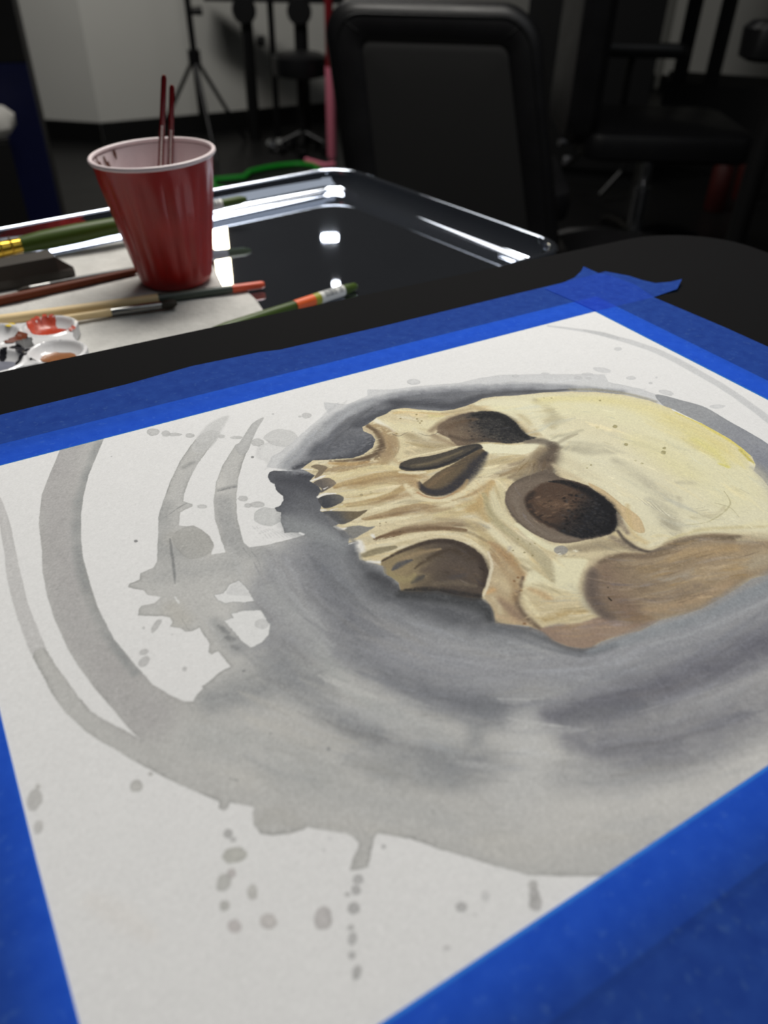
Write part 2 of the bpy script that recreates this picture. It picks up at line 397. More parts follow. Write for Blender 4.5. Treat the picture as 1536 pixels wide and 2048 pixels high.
    stroke([(140, 880), (118, 960), (118, 1060), (128, 1160), (160, 1260), (230, 1360), (300, 1430)], [60, 70, 70, 75, 80, 90, 110], (172, 168, 165), 0.8, soft=0.9, cloud=0.3)
    stroke([(199, 885), (176, 950), (160, 1010), (157, 1090), (170, 1160), (205, 1250), (270, 1345)], [16, 20, 22, 20, 22, 22, 20], (146, 148, 146), 0.6, soft=0.9, cloud=0.9, tooth=0.5)
    stroke([(330, 1010), (322, 1070), (330, 1110), (380, 1090)], [30, 36, 50, 70], (160, 160, 157), 0.6, soft=0.9, cloud=0.6)
    stroke([(445, 1000), (455, 1050), (480, 1090), (530, 1110)], [34, 36, 44, 40], (158, 158, 156), 0.7, soft=0.8, cloud=0.4)
    stroke([(350, 1075), (395, 1075), (410, 1095)], [40, 60, 40], (178, 174, 165), 0.6, soft=0.9)
    fill([(358, 1060), (387, 1052), (410, 1064), (428, 1090), (420, 1106), (380, 1118), (352, 1095), (345, 1072)], (170, 168, 161), 0.7, edge=0.5, rim=0.10, rimw=0.6)
    stroke([(320, 1150), (380, 1140), (460, 1130)], 50, (166, 166, 163), 0.5, soft=1, cloud=0.5)
    stroke([(345, 1215), (365, 1240)], 40, (186, 181, 168), 0.6, soft=1)
    stroke([(430, 1244), (450, 1275), (475, 1300)], [26, 30, 30], (158, 159, 157), 0.6, soft=0.9)
    for x, y in ((437, 1252), (447, 1261), (452, 1275), (466, 1293), (458, 1273)):
        stroke([(x, y), (x + 10, y + 5)], 9, (112, 114, 113), 0.5, soft=1, tooth=0.6)
    stroke([(350, 1194), (358, 1206)], [3, 4], (222, 221, 217), 0.9, soft=0.5)
    stroke([(340, 1078), (344, 1110), (348, 1140), (350, 1167)], [3, 5, 5, 2], (120, 121, 120), 0.7, soft=0.8, tooth=0.6)
    stroke([(388, 1021), (386, 1035)], 3, (140, 140, 138), 0.5)
    stroke([(320, 1041), (345, 1024), (370, 1008), (400, 996), (430, 984), (470, 974)], [1, 2, 3, 2, 2, 4], (130, 130, 128), 0.55, soft=0.9, tooth=0.9)
    stroke([(286, 1060), (310, 1046), (330, 1035)], 1.5, (170, 170, 168), 0.6)
    stroke([(290, 1082), (296, 1102), (306, 1114)], 1.3, (175, 175, 172), 0.7)
    stroke([(300, 1086), (310, 1092), (314, 1102)], 1.3, (175, 175, 172), 0.6)
    stroke([(360, 1232), (378, 1260), (395, 1278), (418, 1289)], 1.5, (160, 158, 150), 0.7)
    stroke([(455, 1258), (500, 1264), (540, 1262), (605, 1258)], [2, 3, 2.5, 2], (150, 151, 149), 0.7, soft=0.9)
    stroke([(486, 1096), (505, 1120), (520, 1150)], 1.6, (130, 131, 131), 0.5)
    stroke([(500, 1100), (515, 1118), (522, 1138)], 1.4, (130, 131, 131), 0.5)
    # the stroke crossing: rewet patches
    stroke([(385, 925), (368, 935)], 10, (130, 131, 129), 0.45, soft=1, tooth=1.0)
    stroke([(438, 980), (470, 972)], 9, (128, 129, 128), 0.5, soft=1, tooth=1.2)
    stroke([(492, 880), (480, 886)], 8, (150, 150, 147), 0.5, soft=1, tooth=0.8)
    clip[0] = None
    # splashes by the strokes
    grey = (186, 185, 181)
    for a in ((306, 864, 13, 7), (332, 867, 9, 6), (348, 869, 16, 3.5), (380, 871, 9, 4.5), (443, 873, 7, 4), (473, 875, 13, 3.2), (515, 885, 13, 8), (404, 1013, 10, 4),
              (486, 997, 10, 5.5), (496, 1011, 8, 4.5), (515, 1009, 15, 6), (613, 831, 10, 6), (600, 833, 4, 2.2)):
        drop(a[0], a[1], a[2], a[3], grey, 0.85)
    drop(536, 1033, 29, 18, (192, 192, 188), 0.95, edge=0.4)
    for a in ((312, 1252, 16, 6, -0.95), (288, 1304, 10, 6, -0.3), (288, 1323, 13, 9, -0.7)): drop(a[0], a[1], a[2], a[3], (188, 186, 182), 0.9, rot=a[4])
    drop(369, 1338, 4.5, 4.5, (190, 188, 185), 0.8); drop(287, 1256, 3, 3, (195, 194, 190), 0.8)
    for x, y, r in ((272, 1082, 4), (505, 914, 3), (223, 913, 1.6), (546, 828, 2), (344, 1269, 1.6), (520, 898, 1.6), (487, 1342, 3.2)):
        drop(x, y, r, r * 0.7, (110, 110, 110) if y in (1082, 1342, 914) else (180, 179, 176), 0.8, edge=0.3)
    drop(564, 876, 34, 18, (198, 197, 193), 0.9)
    drop(545, 905, 30, 22, (205, 204, 201), 0.5, edge=3.0)
    stroke([(480, 1070), (560, 1080), (600, 1066)], [8, 30, 6], (226, 225, 222), 0.0)
    for k in range(9):
        x = 516 + k * 8
        stroke([(x - 12, 1052 + k * 1.2), (x + 3, 1066 + k * 0.4), (x + 12, 1078 - k * 0.6)], [1.2, 3, 1.5], (186, 186, 183), 0.5, soft=0.9, dry=0.2)

    # ---- swirls of the wash below the skull
    clip[0] = outline_mask(wash)
    S = (120, 123, 129)
    fill([(600, 1075), (700, 1050), (760, 1180), (980, 1240), (1160, 1290), (1540, 1150), (1800, 1180), (1800, 1330), (1536, 1330), (1300, 1420), (1150, 1450),
          (980, 1450), (820, 1400), (700, 1340), (560, 1310), (480, 1290), (500, 1180), (540, 1110)], (147, 148, 151), 0.82, edge=14, wob=2, cloud=0.3)
    stroke([(640, 1100), (680, 1190), (715, 1270), (780, 1330), (880, 1385), (1000, 1425)], [90, 100, 96, 90, 86, 70], (120, 122, 128), 0.85, soft=1, cloud=0.4, wob=1)
    stroke([(660, 1120), (720, 1180), (790, 1215), (900, 1250), (1040, 1290)], [50, 70, 60, 50, 50], (128, 131, 135), 0.55, soft=1, cloud=0.3)
    stroke([(770, 1300), (900, 1330), (1060, 1340), (1250, 1310), (1400, 1250), (1540, 1180), (1700, 1130)], [70, 90, 80, 80, 70, 60, 60], (150, 151, 156), 0.75, soft=1, cloud=0.3)
    stroke([(1100, 1432), (1200, 1415), (1320, 1375), (1440, 1330), (1560, 1280), (1700, 1240)], [50, 84, 84, 92, 92, 90], (108, 108, 118), 0.88, soft=1, cloud=0.4, wob=1)
    stroke([(1130, 1440), (1200, 1425), (1290, 1410)], [34, 40, 30], (108, 110, 116), 0.5, soft=1, tooth=0.4)
    stroke([(1150, 1475), (1270, 1500), (1380, 1470), (1536, 1400), (1700, 1350)], [80, 140, 140, 110, 90], (130, 130, 136), 0.85, soft=1, cloud=0.6, wob=1)
    stroke([(430, 1400), (560, 1360), (640, 1370)], [70, 110, 70], (140, 142, 143), 0.7, soft=1, cloud=0.5)
    stroke([(560, 1330), (660, 1420), (760, 1480), (900, 1530), (990, 1520)], [70, 76, 84, 100, 70], (134, 136, 139), 0.75, soft=1, cloud=0.6, wob=1)
    stroke([(900, 1540), (800, 1550), (700, 1520)], [80, 60, 40], (146, 148, 149), 0.5, soft=1, cloud=0.6)
    stroke([(985, 1405), (960, 1440), (950, 1480)], [30, 50, 40], (126, 129, 133), 0.5, soft=1)
    stroke([(640, 1290), (680, 1360), (740, 1410), (800, 1430)], [20, 30, 34, 20], (170, 172, 168), 0.6, soft=1)
    stroke([(540, 1180), (600, 1230), (640, 1300)], [40, 60, 40], (172, 173, 171), 0.55, soft=1, cloud=0.4)
    stroke([(760, 1420), (840, 1450), (900, 1490)], [60, 70, 50], (170, 171, 169), 0.6, soft=1, cloud=0.4)
    stroke([(1050, 1460), (1060, 1520), (1050, 1600)], [90, 120, 120], (193, 192, 188), 0.8, soft=1, cloud=0.3)
    stroke([(1100, 1650), (1250, 1600), (1400, 1590), (1540, 1520)], [130, 110, 84, 70], (201, 198, 191), 0.85, soft=1, cloud=0.3)
    stroke([(1120, 1560), (1240, 1560), (1330, 1530)], [60, 80, 50], (160, 160, 160), 0.5, soft=1, cloud=0.5)
    stroke([(1240, 1510), (1330, 1490)], 60, (132, 132, 137), 0.5, soft=1, cloud=0.7)
    stroke([(560, 1560), (760, 1600), (900, 1640)], [80, 70, 50], (178, 178, 174), 0.5, soft=1)
    stroke([(520, 1640), (560, 1630), (600, 1650)], [30, 40, 20], (180, 177, 169), 0.6, soft=1)
    stroke([(400, 1470), (520, 1500), (640, 1540)], [70, 90, 90], (170, 171, 167), 0.5, soft=1, cloud=0.6)
    for a, b in (([(995, 1397), (1040, 1399), (1090, 1396)], [2, 7, 2]), ([(1012, 1434), (1060, 1445), (1125, 1452)], [2, 8, 3]), ([(1100, 1452), (1140, 1454)], [4, 2])):
        stroke(a, b, (190, 190, 187), 0.75, soft=0.9)
    stroke([(1250, 1432), (1340, 1405), (1440, 1375), (1536, 1340)], [2, 3, 4, 3], (165, 165, 166), 0.6, soft=0.9)
    stroke([(720, 1310), (760, 1340), (782, 1352)], [2, 3, 4], (112, 115, 118), 0.6, soft=0.9)
    for k in range(16):
        x = 820 + 45 * k
        y = 1330 + 40 * np.sin(k * 1.3) - max(0, k - 8) * 16
        stroke([(x, y), (x + 60, y + 2 - (k > 6) * 14), (x + 130, y - 4 - (k > 6) * 34)], [2, 5 + k % 3 * 2, 2], (172, 174, 175) if k % 2 else (138, 141, 145), 0.35, soft=1, dry=0.2)
    scatter(520, clip[0], (520, 1536), (1060, 1560), ring_flow, 110, 16, 7, 0.5, warm=1.0)
    scatter(420, clip[0], (400, 1536), (1090, 1700), ring_flow, 40, 6, 6, 0.45, warm=1.0)
    clip[0] = None
    # white paper left open
    for hole in ([(429, 1190), (446, 1187), (460, 1169), (478, 1161), (495, 1179), (508, 1202), (486, 1205), (467, 1203), (451, 1207), (436, 1200)],
                 [(460, 1238), (468, 1236), (464, 1228), (483, 1222), (521, 1220), (529, 1233), (540, 1251), (537, 1269), (526, 1283), (501, 1296), (480, 1277), (457, 1251), (449, 1242)]):
        fill(hole, (150, 151, 149), 0.55, edge=0.6, inset=-0.4, curve=False)
        fill(hole, (223, 222, 218), 1, edge=0.35, wob=0.35, curve=False)
    fill([(452, 1187), (462, 1171), (478, 1163), (492, 1180), (500, 1191), (470, 1190)], (206, 205, 202), 0.8, edge=0.6)
    drop(523, 1248, 14, 10, (200, 199, 196), 0.9)
    clip[0] = None
    # ---- dark spill left of the teeth
    fill([(536, 950), (540, 944), (549, 941), (579, 942), (614, 942), (660, 945), (700, 1000), (760, 1070), (760, 1110), (690, 1110), (640, 1085), (609, 1071), (600, 1065), (588, 1065), (569, 1066),
          (567, 1057), (562, 1045), (562, 1025), (553, 1022), (549, 1016), (561, 1011), (567, 1000), (566, 992), (558, 986), (552, 979), (549, 968), (541, 964), (536, 955)],
         (84, 86, 93), 1, edge=0.4, wob=0.3, rim=0.25, rimw=0.6, curve=False, col2=(142, 145, 147), g=[(600, 975), (640, 1082)])
    stroke([(560, 960), (610, 965), (630, 985)], [20, 34, 30], (62, 64, 72), 0.7, soft=1, cloud=0.4)
    stroke([(600, 950), (625, 955)], [14, 10], (56, 57, 66), 0.6, soft=1)
    stroke([(610, 1000), (640, 1025), (665, 1045), (690, 1070)], [50, 44, 36, 24], (98, 100, 105), 0.75, soft=1, cloud=0.4)
    stroke([(575, 1040), (590, 1055), (640, 1075)], [30, 40, 50], (138, 141, 142), 0.6, soft=1)
    stroke([(600, 1066), (607, 1069)], 4, (222, 221, 218), 0.9, soft=0.6)
    stroke([(640, 1090), (690, 1110), (730, 1140), (770, 1165)], [40, 50, 50, 40], (128, 131, 135), 0.7, soft=1, cloud=0.4)
    # ---- dark pool under the jaw
    fill([(700, 1090), (740, 1120), (770, 1140), (800, 1178), (880, 1180), (965, 1190), (988, 1222), (990, 1248), (960, 1262), (900, 1250), (840, 1232), (790, 1212), (750, 1200), (715, 1160)],
         (88, 90, 95), 0.85, edge=9, wob=1.2, cloud=0.2)
    stroke([(745, 1150), (775, 1165), (795, 1178)], [22, 34, 26], (66, 67, 72), 0.75, soft=1, tooth=0.4)
    stroke([(800, 1190), (870, 1194), (940, 1204), (975, 1220), (982, 1238)], [20, 30, 36, 36, 24], (58, 60, 63), 0.8, soft=0.9, tooth=0.4)
    stroke([(770, 1196), (850, 1212), (950, 1238)], [10, 26, 26], (90, 92, 97), 0.5, soft=1, dry=0.2)
    stroke([(990, 1254), (1060, 1266), (1110, 1286), (1170, 1303), (1230, 1290)], [26, 28, 26, 22, 14], (92, 95, 100), 0.8, soft=1)
    stroke([(980, 1258), (1040, 1276), (1100, 1298), (1160, 1312)], [14, 14, 12, 8], (112, 115, 120), 0.6, soft=1)
    stroke([(1180, 1300), (1260, 1278), (1360, 1248), (1460, 1208), (1536, 1168), (1650, 1120)], [20, 26, 28, 32, 34, 36], (138, 144, 149), 0.75, soft=0.9, cloud=0.3)
    stroke([(1300, 1290), (1400, 1262), (1480, 1226), (1560, 1190)], [8, 10, 10, 8], (170, 173, 175), 0.5, soft=1, dry=0.2)
    # ---- pale halo above the skull
    fill([(532, 934), (545, 912), (565, 901), (588, 881), (614, 858), (637, 838), (657, 828), (649, 815), (647, 804), (696, 809), (735, 791), (736, 779), (780, 779), (848, 771), (917, 766), (960, 756),
          (1000, 750), (1087, 748), (1209, 749), (1216, 764), (1279, 777), (1310, 788), (1340, 815), (1200, 830), (1000, 840), (850, 860), (760, 930), (600, 944)],
         (200, 200, 199), 0.85, edge=0.7, wob=0.6, rim=0.05, curve=False)
    fill([(560, 934), (590, 900), (622, 864), (660, 834), (700, 812), (745, 796), (800, 783), (880, 774), (960, 770), (1060, 766), (1140, 770), (1200, 776), (1250, 786), (1100, 830), (800, 900), (620, 944)],
         (150, 152, 156), 0.9, edge=5, wob=1.5, cloud=0.35)
    fill([(585, 938), (615, 906), (624, 890), (652, 872), (680, 848), (720, 822), (770, 800), (820, 788), (880, 781), (950, 779), (1020, 777), (1080, 778), (1100, 790), (1000, 820), (800, 870), (740, 925), (640, 940)],
         (102, 104, 110), 0.9, edge=5.5, wob=1.2, cloud=0.3)
    stroke([(590, 936), (625, 925), (690, 917), (730, 905), (748, 885)], [10, 14, 20, 30, 30], (64, 66, 74), 0.85, soft=0.9, dry=0.05)
    stroke([(650, 900), (700, 890), (735, 880)], [40, 50, 40], (82, 85, 94), 0.6, soft=1, dry=0.15)
    stroke([(715, 850), (745, 835), (775, 822), (800, 810)], [20, 16, 14, 12], (70, 72, 80), 0.8, soft=0.9)
    stroke([(790, 806), (860, 808), (900, 812), (935, 803), (965, 792)], [20, 24, 22, 18, 12], (68, 70, 78), 0.85, soft=0.9, cloud=0.2)
    stroke([(960, 792), (1020, 786), (1090, 782), (1150, 779)], [12, 12, 8, 5], (78, 79, 84), 0.8, soft=0.9)
    stroke([(1140, 779), (1200, 780), (1260, 789), (1310, 803)], [8, 7, 9, 9], (150, 143, 118), 0.7, soft=1)
    stroke([(640, 870), (680, 835), (740, 805)], [24, 20, 20], (158, 160, 163), 0.5, soft=1, dry=0.1)
    stroke([(800, 790), (880, 783), (960, 780)], [8, 8, 6], (150, 152, 158), 0.45, soft=1, dry=0.1)
    for a in ((827, 764, 13, 6), (1031, 752, 8, 3), (1157, 756, 8, 3.5), (1178, 757, 6, 2.5), (1175, 748, 12, 2.5), (1205, 740, 18, 5, 0.15), (1262, 756, 10, 3.5), (1301, 766, 4, 2), (1236, 698, 8, 3.5),
              (1332, 785, 15, 5, 0.2), (1435, 813, 16, 4), (1313, 755, 2, 2), (640, 858, 8, 4), (1090, 747, 8, 2)):
        drop(a[0], a[1], a[2], a[3], (196, 196, 195), 0.75, rot=a[4] if len(a) > 4 else 0)
    halom = outline_mask([(532, 934), (588, 881), (647, 820), (736, 785), (917, 768), (1209, 755), (1310, 788), (1340, 815), (1200, 830), (1000, 840), (850, 860), (760, 930), (600, 944)])
    scatter(420, halom, (540, 1300), (760, 940), lambda x, y: (1, -0.9 if x < 740 else -0.1), 46, 7, 9, 0.5, warm=1.0)
    # grey band right of the crown and the long thin stroke at the far corner
    fill([(1311, 790), (1328, 791), (1357, 799), (1388, 807), (1412, 815), (1441, 832), (1470, 849), (1506, 869), (1536, 888), (1660, 975), (1800, 1090), (1905, 1210), (1860, 1300), (1640, 1130), (1570, 1060), (1536, 975), (1500, 930), (1480, 905),
          (1402, 850), (1345, 822), (1320, 805)], (150, 152, 154), 1, edge=0.5, rim=0.05, col2=(132, 135, 145), g=[(1380, 820), (1530, 940)], cloud=0.1)
    stroke([(1500, 930), (1525, 950), (1545, 985), (1600, 1060)], [30, 34, 40, 50], (165, 160, 140), 0.6, soft=1)
    stroke([(1097, 652), (1177, 663), (1240, 678), (1303, 698), (1351, 720), (1398, 746), (1446, 774), (1493, 806), (1540, 842), (1640, 925), (1740, 1030), (1800, 1120)], [5, 9, 13, 14, 14, 14, 14, 14, 15, 16, 16, 8], (196, 196, 195), 0.85, soft=0.35, wob=0.5)
    stroke([(1170, 661), (1205, 668), (1235, 676)], [7, 12, 8], (186, 186, 185), 0.7, soft=0.5)

    # ---- the skull: bone
    bone = [(602, 938), (625, 921), (664, 919), (705, 916), (727, 909), (745, 895), (751, 879), (743, 869), (727, 862), (725, 854), (735, 849), (754, 835), (772, 828), (784, 820), (799, 817), (811, 816),
            (848, 820), (882, 822), (907, 819), (932, 812), (952, 804), (964, 797), (991, 793), (1034, 791), (1087, 785), (1140, 783), (1192, 784), (1244, 789), (1297, 801), (1345, 818),
            (1373, 832), (1402, 846), (1431, 862), (1461, 879), (1484, 896), (1504, 914), (1511, 929), (1507, 942), (1524, 956), (1545, 985), (1580, 1040), (1590, 1100), (1536, 1150), (1503, 1158),
            (1478, 1175), (1441, 1197), (1405, 1217), (1368, 1229), (1319, 1241), (1282, 1261), (1246, 1270), (1204, 1283), (1184, 1295), (1165, 1297), (1135, 1293), (1106, 1281), (1085, 1264),
            (1057, 1252), (1014, 1248), (991, 1246), (987, 1228), (979, 1209), (961, 1197), (934, 1195), (905, 1189), (875, 1182), (836, 1183), (802, 1182), (797, 1166), (785, 1156), (768, 1146),
            (766, 1132), (739, 1125), (719, 1119), (715, 1100), (717, 1082), (696, 1086), (702, 1068), (682, 1057), (667, 1053), (682, 1046), (657, 1030), (640, 1021), (645, 1002), (634, 994),
            (643, 982), (637, 972), (620, 962), (629, 951), (614, 942)]
    fill(bone, (210, 194, 153), 1, edge=0.5, wob=0.25, curve=False)
    clip[0] = bonem = outline_mask(bone)
    bflow = guide_flow([(700, 1000, 1, -.14), (800, 1060, 1, -.12), (900, 1030, 1, -.22), (930, 825, 1, -.15), (880, 930, 1, -.28), (1080, 1130, 1, .75), (1010, 1100, .8, .9), (1250, 900, 1, .4), (1440, 950, .8, .6),
                        (1250, 980, 1, .55), (1350, 1130, 1, -.25), (770, 880, .25, 1), (730, 915, 1, -.2), (1150, 1220, 1, -.1), (1000, 1000, .3, 1), (1090, 930, .2, -1), (1000, 920, 1, -.2), (830, 860, 1, .1), (660, 960, 1, -.2)])
    scatter(420, bonem, (640, 1100), (810, 1250), bflow, 60, 10, 16, 0.6, warm=5)
    # crown
    fill([(965, 800), (1090, 787), (1245, 791), (1345, 820), (1460, 880), (1510, 930), (1550, 990), (1590, 1060), (1480, 1060), (1340, 1078), (1300, 1096), (1265, 1070), (1180, 965), (1112, 938), (1104, 890), (1075, 862), (1000, 822)], (221, 212, 174), 0.85, edge=4, wob=0.8)
    stroke([(1000, 815), (1100, 812), (1200, 815), (1290, 840), (1370, 885), (1440, 940), (1470, 1000)], [30, 60, 70, 90, 110, 130, 120], (222, 214, 172), 0.95, soft=0.8, cloud=0.15)
    stroke([(1130, 880), (1220, 930), (1290, 990), (1330, 1040)], [70, 110, 120, 90], (221, 213, 178), 0.9, soft=0.9)
    stroke([(1380, 1010), (1440, 1040), (1500, 1040), (1540, 1020)], [80, 70, 60, 60], (221, 213, 176), 0.9, soft=0.9)
    stroke([(1080, 800), (1180, 797), (1270, 810), (1340, 835), (1410, 875), (1470, 915)], [14, 26, 40, 60, 70, 50], (221, 208, 146), 0.7, soft=1, cloud=0.3)
    stroke([(1330, 840), (1380, 862), (1430, 888)], [40, 60, 50], (220, 206, 138), 0.45, soft=1, cloud=0.4)
    stroke([(1352, 825), (1400, 846), (1435, 865), (1470, 886), (1500, 911)], [4, 8, 11, 10, 6], (224, 205, 84), 0.75, soft=1)
    stroke([(1390, 880), (1430, 905), (1455, 932)], [20, 26, 10], (221, 209, 126), 0.6, soft=1)
    stroke([(1440, 928), (1456, 934)], 7, (214, 204, 96), 0.6, soft=1)
    stroke([(1270, 880), (1330, 920), (1380, 950)], [40, 60, 50], (222, 212, 156), 0.5, soft=1, cloud=0.4)
    stroke([(1480, 900), (1505, 925)], [6, 6], (190, 172, 50), 0.6, soft=1)
    stroke([(1345, 819), (1375, 832), (1400, 845)], [3, 6, 2], (226, 224, 218), 0.95, soft=0.6)
    stroke([(1501, 925), (1508, 938)], 6, (228, 220, 186), 0.8, soft=0.8)
    # grey modelling on the brow
    for pts, w, c, a in (([(1070, 800), (1095, 830), (1105, 855)], [10, 30, 12], (184, 172, 132), 0.6), ([(1095, 812), (1115, 840)], [10, 22], (186, 176, 140), 0.5),
                         ([(1120, 895), (1170, 900), (1230, 905)], [12, 26, 10], (176, 168, 140), 0.65), ([(1140, 885), (1200, 892), (1245, 905)], [10, 20, 8], (188, 180, 150), 0.5),
                         ([(1105, 872), (1140, 868), (1165, 860)], [10, 10, 6], (186, 178, 146), 0.6), ([(1230, 920), (1265, 945), (1300, 970)], [16, 30, 20], (187, 179, 150), 0.55),
                         ([(1285, 955), (1320, 985), (1340, 1000)], [18, 34, 20], (190, 182, 154), 0.55), ([(1300, 1000), (1325, 1020), (1345, 1050)], [16, 40, 34], (186, 178, 150), 0.6),
                         ([(1335, 1045), (1350, 1060)], [30, 24], (172, 163, 136), 0.6), ([(1355, 965), (1385, 965)], [8, 14], (190, 182, 152), 0.5), ([(1358, 995), (1360, 1015)], [10, 12], (188, 178, 148), 0.5),
                         ([(1110, 900), (1150, 930), (1200, 960)], [16, 24, 10], (206, 194, 158), 0.5), ([(1385, 1035), (1430, 1030), (1450, 1012)], [10, 10, 4], (192, 181, 142), 0.5)):
        stroke(pts, w, c, a, soft=1, cloud=0.6, tooth=0.3, wob=0.6)
    for k in range(9):
        stroke([(1268 + k * 6, 992 + k * 2), (1290 + k * 6, 1008 + k * 3), (1318 + k * 5, 1022 + k * 2)], [1, 2.2, 1], (172, 164, 138) if k % 2 else (228, 221, 190), 0.6, soft=0.9)
    for k in range(8):
        stroke([(1312 + k * 3, 1040 + k * 3), (1330 + k * 3, 1052 + k * 3), (1345 + k * 2, 1062 + k * 2)], [1, 2.2, 1], (176, 167, 138) if k % 2 else (226, 219, 186), 0.55, soft=0.9)
    for k in range(6):
        stroke([(1360 + k * 8, 1010 + k * 4), (1385 + k * 8, 1018 + k * 4), (1410 + k * 8, 1014 + k * 5)], [1, 1.8, 1], (184, 175, 144), 0.55, soft=0.9)
    stroke([(1370, 1050), (1420, 1042), (1460, 1010), (1448, 982)], [1.5, 2.2, 2.2, 1.2], (182, 172, 128), 0.7, soft=0.9)
    stroke([(1430, 1006), (1460, 1015), (1478, 1034)], 1.6, (182, 172, 132), 0.6, soft=0.9)
    stroke([(1480, 978), (1500, 988)], 1.6, (190, 180, 145), 0.6)
    for x, y, r in ((1327, 905, 4.5), (1329, 896, 3), (1271, 921, 2.2), (1284, 927, 2.4), (1182, 930, 1.8), (1174, 936, 1.8), (1103, 796, 2), (1088, 796, 1.6), (1200, 801, 1.8), (1252, 889, 3.5), (1195, 854, 3), (1230, 853, 4)):
        drop(x, y, r * 1.2, r * 0.8, (158, 146, 92), 0.75, edge=0.4)
    # left part of the face, top edge
    stroke([(790, 826), (815, 822), (850, 826), (895, 828)], [8, 14, 10, 6], (212, 182, 120), 0.6, soft=1)
    stroke([(790, 820), (850, 822), (890, 824)], [3, 5, 3], (224, 214, 168), 0.8, soft=0.8)
    stroke([(760, 845), (800, 855), (850, 850), (890, 840)], [22, 34, 34, 18], (222, 211, 168), 0.85, soft=0.9, cloud=0.3)
    stroke([(752, 840), (765, 850), (785, 862)], [10, 12, 8], (228, 222, 200), 0.8, soft=0.9)
    stroke([(860, 832), (885, 832)], [10, 6], (216, 203, 130), 0.6, soft=1)
    stroke([(955, 808), (1000, 805), (1060, 815), (1080, 830)], [10, 20, 34, 24], (224, 216, 178), 0.9, soft=0.8)
    stroke([(940, 812), (960, 818), (980, 826), (1020, 842), (1050, 862), (1072, 868)], [8, 14, 12, 10, 12, 12], (186, 165, 122), 0.75, soft=1, cloud=0.3)
    stroke([(1040, 830), (1075, 858)], [10, 14], (196, 180, 136), 0.6, soft=1)
    stroke([(885, 826), (910, 824), (940, 818)], [6, 9, 8], (176, 156, 116), 0.6, soft=1)
    stroke([(1060, 825), (1078, 850), (1088, 868)], [6, 18, 6], (225, 217, 180), 0.8, soft=0.8)
    for x, y in ((801, 837), (833, 829), (834, 838), (836, 842), (843, 842), (840, 846), (793, 867)): drop(x, y, 2.2, 1.3, (140, 122, 70), 0.8, edge=0.3)
    # left cheek arch
    stroke([(740, 850), (765, 862), (785, 882), (788, 900), (770, 918), (735, 930), (690, 936), (655, 940)], [16, 26, 30, 34, 34, 26, 22, 14], (178, 154, 113), 0.95, soft=0.55, dry=0.05)
    stroke([(733, 852), (752, 866), (762, 886), (752, 904), (728, 916), (695, 922), (660, 922)], [7, 9, 12, 12, 11, 8, 4], (122, 102, 76), 0.85, soft=1, dry=0.1)
    stroke([(760, 880), (768, 895), (755, 912), (720, 926)], [6, 8, 10, 6], (104, 86, 66), 0.5, soft=1, dry=0.2)
    stroke([(660, 926), (700, 928), (735, 924)], [8, 10, 8], (190, 152, 96), 0.6, soft=1)
    stroke([(798, 880), (797, 900), (785, 918)], 1.3, (120, 102, 74), 0.6)
    stroke([(727, 855), (738, 862), (748, 870)], [6, 8, 4], (198, 178, 142), 0.8, soft=0.8)
    stroke([(800, 872), (806, 900), (790, 925), (782, 936)], [10, 14, 18, 14], (218, 204, 160), 0.85, soft=0.8)
    stroke([(820, 868), (860, 876), (890, 888), (850, 900), (812, 905)], [10, 18, 24, 20, 10], (186, 170, 132), 0.7, soft=1, cloud=0.3)
    stroke([(830, 858), (845, 872), (855, 880)], [10, 18, 8], (218, 208, 172), 0.7, soft=1)
    stroke([(870, 880), (900, 888), (915, 892)], [14, 12, 8], (196, 176, 136), 0.6, soft=1)
    stroke([(785, 868), (798, 872), (812, 866), (825, 864)], 1.6, (110, 100, 84), 0.7, soft=0.8)
    stroke([(838, 866), (852, 871), (866, 870), (878, 864)], 1.5, (120, 110, 90), 0.6, soft=0.8)
    # roots of the teeth
    for pts, w, c, a in (([(640, 962), (690, 950), (760, 935), (820, 945)], [8, 18, 16, 8], (214, 197, 148), 0.9), ([(650, 990), (710, 985), (770, 970), (800, 965)], [4, 12, 10, 6], (216, 200, 152), 0.9),
                         ([(690, 1004), (740, 995), (790, 984)], [6, 12, 8], (220, 205, 160), 0.8),
                         ([(672, 972), (720, 960), (770, 949), (815, 948), (840, 955)], [10, 16, 14, 14, 8], (184, 156, 106), 0.85), ([(690, 1010), (740, 1002), (785, 988), (815, 970), (830, 965)], [6, 12, 12, 16, 12], (186, 160, 112), 0.85),
                         ([(726, 1038), (765, 1030), (800, 1019), (840, 1012), (870, 1015)], [6, 12, 12, 12, 8], (174, 149, 108), 0.9), ([(665, 1015), (720, 1010), (760, 1000)], [4, 8, 4], (216, 198, 144), 0.7),
                         ([(735, 1024), (790, 1008), (815, 998)], [6, 14, 12], (220, 206, 165), 0.9), ([(690, 1050), (740, 1048), (800, 1036), (860, 1022), (910, 1005)], [6, 14, 12, 10, 8], (220, 206, 164), 0.9),
                         ([(748, 1078), (790, 1066), (830, 1058), (880, 1056), (930, 1060)], [4, 14, 16, 14, 8], (142, 116, 84), 0.95), ([(800, 1062), (840, 1054), (900, 1048), (930, 1050)], [6, 8, 12, 8], (160, 140, 106), 0.7),
                         ([(730, 1096), (780, 1086), (830, 1072), (880, 1066), (930, 1076), (960, 1098), (984, 1130)], [10, 12, 10, 9, 8, 9, 8], (222, 208, 168), 0.9),
                         ([(730, 1110), (760, 1101), (790, 1094)], [12, 16, 8], (146, 134, 102), 0.85)):
        stroke(pts, w, c, a, soft=0.55, wob=0.5, dry=0.0, cloud=0.25)
    stroke([(748, 1079), (765, 1072), (800, 1062)], [1.5, 2, 1.5], (98, 76, 54), 0.7)
